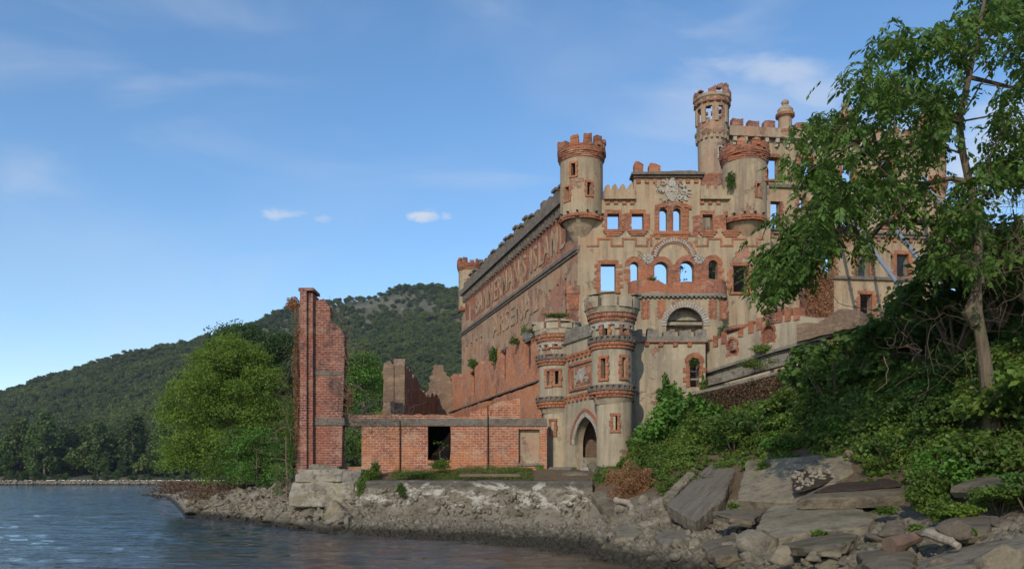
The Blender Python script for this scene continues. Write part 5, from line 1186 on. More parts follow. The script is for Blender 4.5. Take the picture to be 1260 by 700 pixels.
slab([(1170, 597, 19), (1215, 583, 20.5), (1262, 566, 21), (1300, 566, 20), (1300, 590, 17.3), (1262, 594, 17.2), (1215, 596, 17.8)], .3, 'slab', 'grey slab with moss jutting from the bank at the right edge')
slab([(876, 629, 24.8), (905, 626, 25.4), (940, 628, 25), (925, 641, 23), (898, 637, 23.4)], .2, 'slab', 'thin dark slab wedged between the streaked slab and the broad pale slab')
slab([(1160, 640, 17), (1195, 628, 18), (1225, 636, 17), (1215, 650, 15.8), (1180, 655, 15.8)], .25, 'slab', 'small broken slab below the right-hand vines')
slab([(755, 650, 30), (782, 643, 31), (796, 650, 29.5), (780, 662, 27.8), (762, 661, 28)], .3, 'slab_pale', 'pale block resting on gravel just right of the seawall end', amp=.03)
slab([(800, 655, 28), (832, 640, 30), (858, 652, 27), (846, 668, 25), (815, 668, 25.5)], .35, 'rock', 'grey angular slab on the mud between the seawall and the boulders')
slab([(860, 668, 24), (905, 655, 25), (940, 662, 23), (930, 680, 20.8), (880, 684, 21)], .3, 'slab', 'low flat slab with green film by the muddy inlet')
o = slab([(1000, 607, 23.2), (1030, 597, 24.3), (1104, 589, 24.2), (1108, 600, 22.9), (1060, 604, 22.9)], .07, 'soil', 'dark mossy soil spread over the thick overhanging slab', name='moss_mat', cat='moss'); o.location.z += .07
# pebbles in the face of the upright slab
a0 = [P(975, 605, 24.9), P(978, 566, 28.7), P(1035, 563, 27.8), P(1030, 588, 26.0)]
o = slab([(976, 606, 24.8), (975, 575, 27.9), (984, 565, 28.8), (1034, 562, 28.0), (1036, 582, 26.3), (1010, 598, 25.2)], .06, 'soil', 'brown soil patch with pebbles on the upright slab', name='soil_patch', cat='soil'); o.location += Vector((0, -.03, .04))
V0, F0 = rock_proto(31, 1); Cs = []
for k in range(150):
    s_, t_ = rnd.random(), rnd.random(); p = a0[0].lerp(a0[1], t_).lerp(a0[3].lerp(a0[2], t_), s_); Cs.append(p + Vector((0, -.03, .05)))
Cs = np.array([tuple(c) for c in Cs]); R = rotm(150); V = np.einsum('nij,vj->nvi', R, V0) * rg.uniform(.05, .17, 150)[:, None, None] + Cs[:, None]
me = npmesh('pebbles', V.reshape(-1, 3), (F0[None] + (np.arange(150) * len(V0))[:, None, None]).reshape(-1, 3), 'block'); o2 = link('pebbles', me); o2.location = (0, 0, 0); tag(o2, 'tan pebbles stuck in the soil patch of the upright slab', 'pebbles', kind='stuff')
# pale masonry block under the brick pier
def masonry():
    t = thing('masonry_block', 'pale tan crumbling masonry block standing at the waterline under the tall brick pier', 'masonry', P(395, 610, 43.6))
    def lump(name, x0, x1, y0, y1, D0, D1, mat, amp, seed):
        a, b = P(x0, y1, D0), P(x1, y0, D0); mb = MB(); r = random.Random(seed); pl = Plane(0, D0)
        # rounded rough box from a grid
        nx, nz = 26, 14; ny = 10; import bmesh
        bm = bmesh.new(); bmesh.ops.create_cube(bm, size=1); bmesh.ops.subdivide_edges(bm, edges=bm.edges, cuts=15, use_grid_fill=True)
        for v in bm.verts:
            p = v.co; q = Vector((a.x + (b.x - a.x) * (p.x + .5), D0 + (D1 - D0) * (p.y + .5), a.z + (b.z - a.z) * (p.z + .5)))
            e = sum(1 for c in p if abs(abs(c) - .5) < .06)
            k = math.sin(q.x * 2.3 + seed) * math.sin(q.z * 3.1 + q.y) * amp + r.uniform(-1, 1) * amp * .12
            d = Vector((p.x, p.y, p.z)).normalized(); q += Vector((d.x, d.y, d.z * .5)) * (k - (.09 if e > 1 else 0) - (.1 if e > 2 else 0)); v.co = q - Vector(t.location)
        me = bpy.data.meshes.new(name); bm.to_mesh(me); bm.free(); me.materials.append(M[mat]); link(name, me, t)
    lump('lower_course', 357, 436, 592, 624, 43.6, 45.8, 'block', .12, 1)
    lump('upper_course', 366, 424, 577, 590, 43.9, 45.8, 'block', .07, 2)
    lump('projecting_cap', 363, 420, 583, 593, 43.55, 45.8, 'block', .05, 3)
    lump('broken_side', 422, 446, 578, 612, 43.8, 45.6, 'concrete', .16, 4)
    lump('rubble_top', 382, 418, 572, 580, 44.1, 45.3, 'rock', .14, 5)
masonry()
stone_at(412, 42.2, 1.0, 'slab_pale', 'smooth pale boulder leaning on the masonry block', sink=.3)
# driftwood, timbers, debris
def log(pts, rad, lab, mat='wood', name='driftwood_log'):
    mb = MB(); W = [P(*p) for p in pts]; Q = []
    for i in range(len(W) - 1):
        for k in range(4): Q.append(W[i].lerp(W[i + 1], k / 4) + Vector((rnd.uniform(-1, 1), 0, rnd.uniform(-1, 1))) * rad * .18)
    Q.append(W[-1]); n = len(Q); tube(mb, Q, [rad * (1 - .45 * i / n) * rnd.uniform(.92, 1.08) for i in range(n)], 9); return tag(mb.build(name, mat, smooth=False), lab, 'log')
log([(306, 612, 56), (326, 606, 57), (345, 602, 57.5)], .3, 'bleached driftwood log on the rubble below the bright bushes')
log([(302, 614, 55), (318, 614, 55.5)], .16, 'short pale drift branch beside the long bleached log')
for k, (a, b) in enumerate((((198, 607, 118), (214, 601, 119)), ((219, 605, 117), (217, 598, 118)), ((208, 609, 115), (236, 601, 117)))): log([a, b], .22, ('reddish driftwood stick lying at the tip of the spit', 'short driftwood stub standing up on the spit', 'longest driftwood limb trailing along the spit')[k])
log([(1143, 655, 15.8), (1166, 664, 15.2), (1180, 672, 14.9)], .10, 'pale drift pole poking from under the large right slab')
log([(1096, 671, 16.8), (1130, 659, 17.2)], .2, 'thick dark log end lodged under the flat grey slab', 'oldwood')
log([(1042, 556, 27.2), (1062, 575, 26.2)], .10, 'short broken timber slanting above the mossy slab', 'oldwood', 'broken_timber')
log([(1046, 555, 27.2), (1060, 575, 26.4)], .06, 'thin grey lath beside the slanting timber', 'wood', 'broken_timber')
log([(758, 615, 35), (773, 618, 34.2), (778, 624, 33.6), (775, 632, 33)], .14, 'bent rusty pipe end hanging over the gravel by the tilted slab', 'wood', 'bent_pipe')
slab([(776, 622, 34.2), (806, 622, 33.2), (807, 627, 32.6), (777, 628, 33.4)], .2, 'wood', 'pale plank stack on the stones right of the seawall', name='plank', amp=.01, cat='plank')
slab([(780, 628, 33.4), (800, 628, 32.8), (800, 632, 32.2), (782, 632, 32.8)], .16, 'oldwood', 'dark plank under the pale plank stack', name='plank', amp=.01, cat='plank')
slab([(714, 580, 43), (720, 577.5, 43.2), (728, 578.5, 43), (727, 584, 42.4), (715, 584, 42.4)], .2, 'voussoir', 'white stone lying before the gatehouse doorway', name='white_stone', amp=.01, lift=.16, cat='stone')
slab([(676, 578, 45), (706, 577, 44.6), (700, 583, 43.2), (670, 583.5, 43.4)], .18, 'concrete', 'grey paving slab left of the gatehouse doorway', amp=.02, lift=.16)
slab([(722, 574, 43.2), (740, 572, 42.6), (746, 582, 40.6), (730, 585, 40.4)], .2, 'slab', 'bluish broken slab right of the gatehouse doorway', amp=.02, lift=.16)
slab([(690, 583, 42.8), (722, 583, 42.2), (724, 587, 41), (692, 587, 41.5)], .15, 'slab', 'dark flat doorstep slab in front of the gate', amp=.02, lift=.16)
slab([(565, 586.5, 42.6), (640, 586.5, 41.2), (640, 588, 41), (565, 588, 42.3)], .1, 'oldwood', 'long dark timber lying on the grass behind the seawall', name='timber', amp=.005, lift=.16, cat='timber')
slab([(1124, 553, 26), (1136, 546, 26.2), (1136, 560, 25.6), (1126, 570, 25)], .3, 'block', 'pale broken stone lodged in the leaves above the slabs', name='white_stone', amp=.04, cat='stone')
slab([(884, 531, 36.4), (896, 529, 36.6), (896, 538, 36), (886, 540, 35.8)], .3, 'block', 'tan stone peeping from brambles over the streaked slab', name='tan_stone', amp=.03, cat='stone')

# ---------------------------------------------------------------- far shore and hill
SIL = [(-1500, 560), (-700, 530), (-300, 510), (0, 482), (100, 458), (170, 435), (250, 411), (330, 389), (400, 374), (450, 363), (500, 353), (565, 351), (640, 375), (720, 425), (820, 480), (950, 530), (1100, 560), (1600, 572), (2600, 578)]
RD = [338, 352, 400, 480, 620, 800, 1000, 1250, 1600]; RF = [.0, .012, .06, .16, .37, .66, 1.0, .8, .3]
def hz(px, D):
    s = np.interp(px, [a for a, b in SIL], [b for a, b in SIL]) + 7; f = np.interp(D, RD, RF)
    y0 = np.interp(D, RD, [HY - (1.2 - CH) * F_ / d for d in RD]); y = 586 + 0 - f * (586 - s); y = np.where(D < 353, HY + 1.2 * F_ / D - 1.0, y)
    z = CH + (HY - y) * D / F_; return np.where(D < 345, 1.5, z)
def hill():
    pxs = np.arange(-1500, 2600, 14.0); ds = np.concatenate([np.linspace(345, 480, 14), np.linspace(500, 1000, 40), np.linspace(1030, 1600, 16)])
    PX, DD = np.meshgrid(pxs, ds); X = (PX - CX) * DD / F_; Z = hz(PX, DD); am = np.clip((DD - 360) / 400, 0, 1)
    Z = Z + (vnoise(X, DD, .012, 1) - .5) * 26 * am + (vnoise(X, DD, .05, 2) - .5) * 7 * am
    V = np.stack([X, DD, Z], -1).reshape(-1, 3); nr, nc = DD.shape; I = np.arange(nr * nc).reshape(nr, nc)
    Fq = np.stack([I[:-1, :-1], I[:-1, 1:], I[1:, 1:], I[1:, :-1]], -1).reshape(-1, 4)
    s = NT('hill_ground'); c = s.mix(s.ramp(s.noise(.03, 7, .7), .4, .62), (.05, .07, .03), (.16, .135, .10)); c = s.mix(s.ramp(s.noise(.09, 8, .75), .55, .68, 0, .8), c, (.26, .235, .205)); s.base(c); s.bump(s.noise(.15, 8, .7), 1, 3)
    o = link('hills', npmesh('hills', V, Fq, s.m, smooth=True)); tag(o, kind='structure')
    # shore strip with riprap
    mb = MB(); mb.face([(-2500, 337, 1.6), (2500, 337, 1.6), (2500, 347, 1.7), (-2500, 347, 1.7)]); mb.face([(-2500, 331, -.6), (2500, 331, -.6), (2500, 337, 1.6), (-2500, 337, 1.6)])
    s = NT('far_riprap'); c = s.mix(s.vor(.7), (.11, .10, .08), (.36, .33, .28)); c = s.mix(s.ramp(s.noise(.1, 5), .45, .6), c, (.12, .12, .08)); z = s.t.nodes.new('ShaderNodeSeparateXYZ'); s.l(s.pos, z.inputs[0]); c = s.mix(s.ramp(z.outputs[2], .25, .5, .9, 0), c, (.03, .03, .02)); s.base(c); s.bump(s.vor(.7), 1, .5)
    o = mb.build('far_shore', s.m); tag(o, kind='structure')
    r2 = random.Random(2)
    V0, F0 = rock_proto(17, 1); n = 1400; x = rg.uniform(-260, 60, n); yy = rg.uniform(331.5, 336.5, n); R = rotm(n); V = np.einsum('nij,vj->nvi', R, V0) * rg.uniform(.3, 1.0, n)[:, None, None] + np.stack([x, yy, (yy - 331.5) * .38 - .3], -1)[:, None]
    o = link('far_riprap', npmesh('far_riprap', V.reshape(-1, 3), (F0[None] + (np.arange(n) * len(V0))[:, None, None]).reshape(-1, 3), 'rock')); tag(o, 'pale riprap bank along the far river shore', 'riprap', kind='stuff')
hill()
def forest():
    protos = bpy.data.collections.new('forest_tree_kinds')
    for k in range(5):
        r = random.Random(k); cs = []; rs = []
        for j in range(9):
            a = r.uniform(0, 6.28); q = r.uniform(0, 3.0); cs.append((q * math.cos(a), q * math.sin(a), 4.5 + r.uniform(-1.6, 3.2))); rs.append((r.uniform(1.5, 2.6),) * 2 + (r.uniform(1.3, 2.2),))
        V = lobes(cs, rs, 34, .95, .4, .1, .75); me = leafmesh('forest_tree', V, 'leaf_hill'); o = bpy.data.objects.new('forest_tree_%d' % k, me); protos.objects.link(o)
    n = 46000; D = 350 + (1300 - 350) * rg.random(n) ** .75; px = rg.uniform(-420, 1180, n); X = (px - CX) * D / F_
    am = np.clip((D - 360) / 400, 0, 1); Z = hz(px, D) + (vnoise(X, D, .012, 1) - .5) * 26 * am + (vnoise(X, D, .05, 2) - .5) * 7 * am
    py = HY - (Z - CH) * F_ / D
    rock = (np.exp(-(((px - 470) / 95) ** 2 + ((py - 378) / 20) ** 2)) * .85 + np.exp(-(((px - 330) / 40) ** 2 + ((py - 408) / 9) ** 2)) * .4)
    keep = (rg.random(n) > rock * (.4 + vnoise(X, D, .04, 6))) & (D < 1120)
    X, D, Z, rock = X[keep], D[keep], Z[keep], rock[keep]
    sc = (rg.uniform(.75, 1.45, len(X)) * np.where(D < 430, 1.3, .88)) * (1 - .45 * np.clip(rock, 0, 1))
    me = bpy.data.meshes.new('hill_forest'); me.vertices.add(len(X)); me.vertices.foreach_set('co', np.stack([X, D, Z - 1.0], -1).astype(np.float32).ravel())
    a = me.attributes.new('sc', 'FLOAT', 'POINT'); a.data.foreach_set('value', sc.astype(np.float32)); a = me.attributes.new('rot', 'FLOAT', 'POINT'); a.data.foreach_set('value', rg.uniform(0, 6.28, len(X)).astype(np.float32))
    o = link('hill_forest', me); tag(o, 'dense broadleaf forest covering the mountain across the river', 'forest', kind='stuff')
    ng = bpy.data.node_groups.new('scatter_trees', 'GeometryNodeTree'); ng.interface.new_socket('Geometry', in_out='INPUT', socket_type='NodeSocketGeometry'); ng.interface.new_socket('Geometry', in_out='OUTPUT', socket_type='NodeSocketGeometry')
    N = ng.nodes.new; L = ng.links.new; gi, go = N('NodeGroupInput'), N('NodeGroupOutput'); ip = N('GeometryNodeInstanceOnPoints'); ci = N('GeometryNodeCollectionInfo'); ci.inputs['Collection'].default_value = protos; ci.inputs['Separate Children'].default_value = True; ci.inputs['Reset Children'].default_value = True
    a1 = N('GeometryNodeInputNamedAttribute'); a1.data_type = 'FLOAT'; a1.inputs['Name'].default_value = 'sc'; a2 = N('GeometryNodeInputNamedAttribute'); a2.data_type = 'FLOAT'; a2.inputs['Name'].default_value = 'rot'
    cx_ = N('ShaderNodeCombineXYZ'); L(a2.outputs[0], cx_.inputs[2]); L(gi.outputs[0], ip.inputs['Points']); L(ci.outputs[0], ip.inputs['Instance']); ip.inputs['Pick Instance'].default_value = True; L(cx_.outputs[0], ip.inputs['Rotation']); L(a1.outputs[0], ip.inputs['Scale']); L(ip.outputs[0], go.inputs[0])
    md = o.modifiers.new('scatter', 'NODES'); md.node_group = ng
forest()
# individual trees one can tell apart on the far shore
def far_proto(k, tall=1.0):
    r = random.Random(40 + k); cs, rs = [], []
    for j in range(24):
        f = r.random(); a = r.uniform(0, 6.28); q = 3.6 * math.sin(math.pi * (.15 + .8 * f)) * r.uniform(.3, 1); cs.append((q * math.cos(a), q * math.sin(a), 2 + 12 * f)); rs.append(tuple(r.uniform(1.1, 2.1) for _ in range(3)))
    cr = leafmesh('crown', lobes(cs, rs, 75, .6, .4, .2, .7), 'leaf_shore' if k % 3 else 'leaf_mid')
    mb = MB(); tube(mb, [(0, 0, -.5), (.1, 0, 5), (.2, .1, 11)], [.35, .25, .1], 7); tmp = mb.build('trunk', 'bark'); tm = tmp.data; bpy.data.objects.remove(tmp); return cr, tm
FP = [far_proto(k) for k in range(5)]
for k in range(46):
    px = -60 + 580 * (k + rnd.random()) / 46; D = 343 + rnd.uniform(0, 28); s = rnd.choice((.55, .75, 1.0, 1.3, 1.6)) * (1.15 if px < 230 else .8); c, tm = FP[k % 5]
    t = thing('shore_tree', 'dark leafy tree in the row along the far river shore', 'tree', ((px - CX) * D / F_, D, 1.4), 'trees along the far shore')
    t.scale = (s, s, s * rnd.uniform(.9, 1.15)); t.rotation_euler.z = rnd.uniform(0, 6); link('crown', c, t); link('trunk', tm, t)
for k in range(60):
    px = -60 + 560 * rnd.random(); D = 338 + rnd.uniform(0, 5); s = rnd.uniform(.18, .34); c, tm = FP[k % 5]
    t = bpy.data.objects.new('shore_bush', c); col.objects.link(t); t.location = ((px - CX) * D / F_, D, 1.0); t.scale = (s * 1.6, s * 1.6, s); t.rotation_euler.z = rnd.uniform(0, 6); tag(t, 'low green bush at the foot of the far shore trees', 'bush', 'bushes along the far shore')
# ---------------------------------------------------------------- trees of the island
def tree(name, lab, base, h, r, nl, per, leaf, mat, bark, seed, tr=.3, lobe=(.14, .24), low=.25, group=None, lean=(0, 0), cat='tree', flat=1.0):
    """broadleaf tree: many lobes of leaves on a grown skeleton"""
    t = thing(name, lab, cat, base, group); r_ = random.Random(seed); cs, rs = [], []
    for k in range(nl):
        f = low + (1 - low) * (k + r_.random()) / nl; env = math.sin(math.pi * min(1, max(0, (f - low) / (1 - low)) * .86 + .13)) ** .7
        a = r_.uniform(0, 6.28); q = r * env * math.sqrt(r_.uniform(.15, 1)); cs.append((q * math.cos(a) + lean[0] * f, q * math.sin(a) * flat + lean[1] * f, h * f * r_.uniform(.95, 1.03))); s = r * r_.uniform(*lobe) * 1.9; rs.append((s, s * flat, s * .8))
    me = leafmesh('crown', lobes(cs, rs, per, leaf, .35, .35, .6, .5), mat); link('crown', me, t)
    tp = [(0, 0, -.5), (.05 * h * .3, 0, h * .2), (lean[0] * .3, 0, h * .4), (lean[0] * .6, lean[1] * .5, h * .75)]
    mb, _ = grow(tp, [tr, tr * .8, tr * .6, tr * .25], cs, seed=seed); o = mb.build('trunk', bark); o.parent = t
    return t
def gz(px, D): return float(G(px, D)[0])
def at(px, D, dz=0): return ((px - CX) * D / F_, D, gz(px, D) + dz)
tree('bright_tree', 'bright yellow-green rounded tree on the left point beside the river', at(283, 66), 11.6, 5.4, 135, 420, .17, 'leaf_light', 'bark', 5, low=.06, lobe=(.10, .19))
tree('dark_tree', 'taller dark green tree directly behind the bright yellow-green one', at(303, 84), 15.5, 5.6, 80, 190, .26, 'leaf_dark', 'bark_dark', 6, low=.1)
tree('dark_tree', 'dark green tree between the bright tree and the brick pier', at(345, 78), 13.0, 4.4, 60, 190, .26, 'leaf_dark', 'bark_dark', 7, low=.08)
tree('vivid_bush', 'vivid green bush hanging over the rubble at the left point', at(316, 57), 4.0, 2.3, 34, 420, .14, 'leaf_bush', 'bark', 8, tr=.1, low=.1, cat='bush')
tree('olive_bush', 'olive feathery bush between the bright tree and the vivid bush', at(292, 61), 4.6, 2.5, 30, 300, .14, 'leaf_mid', 'bark', 9, tr=.1, low=.1, cat='bush')
tree('creeper_bush', 'tall ragged bush full of creeper pressed against the left side of the brick pier', at(352, 48.5), 6.2, 1.2, 34, 330, .12, 'leaf_mid', 'vine', 10, tr=.08, low=.05, cat='bush')
tree('ruin_tree', 'mid-green tree growing inside the ruin right behind the tall brick pier', at(448, 60), 8.6, 2.7, 60, 300, .17, 'leaf_bush', 'bark', 11, low=.15)
tree('ruin_tree', 'smaller green tree inside the ruin touching the shaded stub wall', at(468, 64), 8.2, 2.0, 40, 260, .17, 'leaf_mid', 'bark', 12, low=.15)
tree('rear_tree', 'green tree behind the castle corner to the left of the lettered side', at(556, 120), 14, 5, 50, 130, .3, 'leaf_mid', 'bark', 13, low=.1)
tree('rear_tree', 'darker green tree far behind the shaded stub wall', at(515, 130), 13, 6, 50, 130, .3, 'leaf_dark', 'bark', 14, low=.1)
tree('doorway_bush', 'green bush growing in the second window opening of the low brick wall', at(541, 46.3), 2.9, .6, 16, 500, .1, 'leaf_bank', 'bark', 15, tr=.03, low=.05, cat='bush')
tree('doorway_bush', 'green bush filling the foot of the leftmost opening of the low brick wall', at(432, 48), 1.9, .9, 14, 400, .11, 'leaf_mid', 'bark', 16, tr=.03, low=.05, cat='bush')
tree('courtyard_tree', 'dark green tree seen through the right-hand castle windows', (16.2, 64.4, 9), 10.5, 1.6, 36, 200, .2, 'leaf_dark', 'bark', 17, low=.3)
tree('courtyard_tree', 'green tree seen through the arched balcony windows', (13.4, 63.8, 9), 10.6, 1.1, 26, 200, .2, 'leaf_mid', 'bark', 18, low=.3)
# foreground tree
def poly_in(px, py, poly):
    c = False; j = len(poly) - 1
    for i in range(len(poly)):
        if (poly[i][1] > py) != (poly[j][1] > py) and px < (poly[j][0] - poly[i][0]) * (py - poly[i][1]) / (poly[j][1] - poly[i][1]) + poly[i][0]: c = not c
        j = i
    return c
def compound_leaves(C, n_leaflet=9, size=.15, L=.45):
    """drooping compound leaves: a rachis leaving each centre with paired leaflets"""
    out = []; C = np.asarray(C); n = len(C); a = rg.uniform(0, 6.28, n); dr = rg.uniform(.15, 1.1, n)
    d = np.stack([np.cos(a) * np.cos(dr), np.sin(a) * np.cos(dr), -np.sin(dr) + .25], -1); s = np.cross(d, [0, 0, 1.0]); s /= np.linalg.norm(s, axis=1)[:, None]; up = np.cross(s, d)
    Ln = L * rg.uniform(.7, 1.25, n)
    tc, tt, tn, tl = [], [], [], []
    for k in range(n_leaflet):
        f = (k // 2 + 1) / ((n_leaflet + 1) // 2); sd = (1 if k % 2 else -1) if k < n_leaflet - 1 else 0
        base = C + d * (Ln * f)[:, None] + np.array([0, 0, -1]) * (Ln * f * f * .35)[:, None]
        t = d * .55 + s * sd * .9 + np.array([0, 0, -.55]) + rg.normal(size=(n, 3)) * .15; t /= np.linalg.norm(t, axis=1)[:, None]
        nn = up + rg.normal(size=(n, 3)) * .3; nn -= t * (nn * t).sum(1)[:, None]; nn /= np.linalg.norm(nn, axis=1)[:, None]; b = np.cross(nn, t); l = (size * rg.uniform(.75, 1.2, n) * (1 if sd else 1.2))[:, None]
        c = base
        out.append(np.stack([c, c + t * l * .45 + b * l * .23 - nn * l * .04, c + t * l, c + t * l * .45 - b * l * .23 - nn * l * .04], 1).reshape(-1, 3))
    return np.concatenate(out)
def big_tree():
    D0 = 21.5; t = thing('foreground_tree', 'large leafy tree with drooping compound leaves leaning over the castle from the right bank', 'tree', P(1212, 455, D0))
    tr = [(1222, 530, D0), (1214, 462, D0), (1209, 425, D0), (1202, 385, D0), (1201, 340, D0), (1204, 300, D0 + .1), (1200, 262, D0 + .1), (1193, 225, D0 + .2), (1185, 190, D0 + .2), (1180, 150, D0), (1192, 95, D0), (1205, 30, D0), (1222, -45, D0 + .3)]
    rad = [.22, .18, .15, .14, .125, .115, .11, .10, .09, .09, .08, .055, .025]
    main = [(937, 352), (945, 325), (960, 305), (978, 292), (985, 262), (1003, 240), (985, 215), (1008, 190), (1022, 178), (1022, 160), (1042, 148), (1040, 108), (1055, 85), (1075, 90), (1095, 80), (1112, 60), (1105, 40), (1130, 35), (1145, 50), (1165, 25), (1185, 15), (1200, -20), (1330, -60), (1330, 60), (1262, 100), (1240, 118), (1215, 100), (1190, 112), (1180, 140), (1188, 165), (1165, 175), (1150, 200), (1172, 230), (1160, 260), (1175, 300), (1172, 322), (1150, 318), (1120, 292), (1100, 268), (1068, 284), (1062, 300), (1035, 300), (1010, 315), (990, 330), (975, 345), (975, 372), (962, 362), (948, 368)]
    r = random.Random(12); T = []
    while len(T) < 290:
        px, py = r.uniform(930, 1330), r.uniform(-60, 375)
        if not poly_in(px, py, main): continue
        if (1132 < px < 1176 and 205 < py < 335) or (1020 < px < 1135 and py > 292): continue
        g = float(vnoise(np.array([px]), np.array([py]), .028, 4)[0])
        if g < .43 and r.random() < .92: continue
        T.append((px, py, D0 + r.gauss(0, 1.35) - (1205 - px) * .002))
    for (cx, cy, rx, ry, n) in ((1238, 205, 24, 14, 22), (1180, 260, 14, 32, 26), (1250, 150, 20, 30, 16), (1172, 322, 12, 10, 6), (1205, 325, 10, 14, 5), (998, 155, 12, 4, 2), (948, 345, 12, 16, 9), (1100, 52, 16, 10, 8), (1065, 300, 8, 8, 3), (952, 318, 10, 24, 10), (1012, 150, 14, 8, 8), (985, 200, 12, 8, 3), (990, 300, 30, 22, 22), (968, 345, 10, 18, 10)):
        for _ in range(n): T.append((cx + r.gauss(0, rx * .6), cy + r.gauss(0, ry * .6), D0 + r.gauss(0, .8)))
    W = [P(*p) for p in T]; trunk = [P(*p) for p in tr]
    # big limbs laid in first
    limbs = [((1140, 226), (1085, 224), (1030, 236), (985, 270), (955, 318)), ((1120, 180), (1060, 150), (1040, 120)), ((1150, 110), (1120, 70)), ((1225, 235), (1250, 250)), ((1150, 275), (1100, 250), (1050, 280)), ((1215, 250), (1232, 205))]
    LW = [P(x, y, D0 + r.uniform(-.5, .5)) for l in limbs for x, y in l]
    mb, nodes = grow(trunk, rad, LW + W, sag=.04, r1=.0085, pw=.52, seed=12); o = mb.build('trunk', 'bark'); o.parent = t
    tl = Vector(t.location); me = o.data; me.transform(Matrix.Translation(-tl))
    C = []
    for w_ in W:
        for k in range(r.choice((6, 8, 10, 12))): C.append(tuple(w_ + Vector((r.gauss(0, .24), r.gauss(0, .30), r.gauss(0, .14)))))
    V = compound_leaves(C, 9, .17, .38) - np.array(tuple(tl)); n = len(V) // 4
    link('crown', leafmesh('crown', V, 'leaf_big'), t)
    # burl and second stem
    mb = MB(); tube(mb, [P(x, y, D0 + .35) for x, y in ((1206, 350), (1188, 322), (1172, 300), (1152, 286), (1138, 270))], [.13, .12, .09, .06, .03], 8); tube(mb, [P(x, y, D0 - .1) for x, y in ((1200, 400), (1193, 385), (1200, 362))], [.12, .2, .12], 8); o = mb.build('side_stem', 'bark', None); me = o.data; me.transform(Matrix.Translation(-tl)); o.parent = t
big_tree()
# bare hanging vines round the trunk
def vines(lab, seeds, n, box_, D, rad=.012, name='bare_vine'):
    t = thing(name, lab, 'vine', P((box_[0] + box_[2]) / 2, box_[3], D)); mb = MB(); r = random.Random(seeds)
    for k in range(n):
        x, y = r.uniform(box_[0], box_[2]), r.uniform(box_[1], box_[3]); p = P(x, y, D + r.uniform(-.8, .8)); a = r.uniform(0, 6.28); v = Vector((math.cos(a), r.uniform(-.4, .4), math.sin(a))) * .3; pts = [p.copy()]
        for j in range(r.randint(5, 11)):
            v = (v + Vector((r.gauss(0, .14), r.gauss(0, .1), r.gauss(0, .12) - .03))).normalized() * .28; p = p + v; pts.append(p.copy())
        ra = rad * r.uniform(.5, 1.4); tube(mb, pts, [ra * (1 - .6 * i / len(pts)) for i in range(len(pts))], 4)
    o = mb.build(name, 'vine', t); o.parent = None; o.location = t.location; bpy.data.objects.remove(t); tag(o, lab, 'vine', kind='stuff')
vines('tangle of bare grey vines beside the foreground tree trunk', 3, 18, (1130, 330, 1262, 430), 21, .006)
vines('fine bare twigs reaching up right of the foreground tree', 4, 70, (1205, 180, 1275, 340), 21.5, .006, 'bare_twigs')
vines('dead creeper strands hanging on the left edge of the brick pier', 5, 70, (348, 420, 370, 590), 45.2, .012, 'dead_creeper')
vines('dead creeper tufts hanging off the right edge of the brick pier', 6, 60, (412, 395, 432, 510), 45.3, .014, 'dead_creeper')
vines('dry creeper strands trailing over the concrete band of the low brick wall', 7, 60, (425, 508, 500, 530), 45.8, .012, 'dead_creeper')
vines('pale curling dead vine sprawled on the overgrown bank', 8, 20, (1060, 370, 1180, 440), 24.5, .014)
def tuft(name, lab, px0, px1, py0, py1, D, n, size, mat, cat='plant', sd=.15, up=.3):
    W = np.stack([((rg.uniform(px0, px1, n)) - CX) * D / F_, D + rg.normal(0, sd, n), CH + (HY - (py0 + (py1 - py0) * rg.random(n))) * D / F_], -1)
    c = W.mean(0); o = link(name, leafmesh(name, leaves(W - c, size, up, .5), mat), None, c); return tag(o, lab, cat)
def blob(name, lab, px, py, rx, ry, D, n, size, mat, cat='plant', group=None):
    d = rg.normal(size=(n, 3)); d /= np.linalg.norm(d, axis=1)[:, None]; k = rg.random(n) ** .4 * (1 + .35 * np.sin(d[:, 0] * 6) * np.sin(d[:, 2] * 7 + px)); W = d * k[:, None] * np.array([rx * D / F_, (rx * .6) * D / F_, ry * D / F_])
    o = link(name, leafmesh(name, leaves(W, size, .3, .4), mat), None, P(px, py, D)); return tag(o, lab, cat, group)
blob('russet_creeper', 'rusty brown tuft of dead creeper at the top left of the brick pier', 361, 374, 9, 9, 45.3, 1300, .1, 'leaf_dry')
blob('russet_creeper', 'rusty creeper tuft low on the right edge of the brick pier', 428, 490, 7, 16, 45.8, 1200, .1, 'leaf_dry')
blob('russet_creeper', 'reddish dry creeper clinging halfway up the right edge of the brick pier', 424, 440, 5, 24, 45.8, 900, .09, 'leaf_dry')
blob('wall_shrub', 'green shrub sprouting on the brick side wall, largest of those up there', 608, 437, 7, 10, 60, 900, .16, 'leaf_mid')
blob('wall_shrub', 'green shrub on the brick side wall left of the largest one', 582, 447, 6, 6, 66, 600, .16, 'leaf_mid')
blob('wall_shrub', 'thin green sprout at the near end of the brick side wall top', 633, 420, 7, 5, 54.5, 400, .13, 'leaf_mid')
blob('wall_shrub', 'small leafy sprout hanging from the lettered side wall', 645, 408, 5, 12, 56, 300, .12, 'leaf_mid')
blob('wall_shrub', 'grassy sprout trailing over the near top of the brick side wall', 655, 407, 8, 3, 51, 500, .1, 'leaf_grass')
blob('turret_shrub', 'green bush growing between the lantern tower and the right turret of the gable front', 899, 222, 6, 11, 59.2, 800, .15, 'leaf_mid')
blob('turret_moss', 'green grass cap on top of the left gatehouse turret', 685, 388, 17, 2.5, 47.6, 1100, .1, 'leaf_grass')
blob('balcony_plant', 'small green plant on the bay parapet', 803, 345, 7, 5, 59.2, 400, .12, 'leaf_mid')
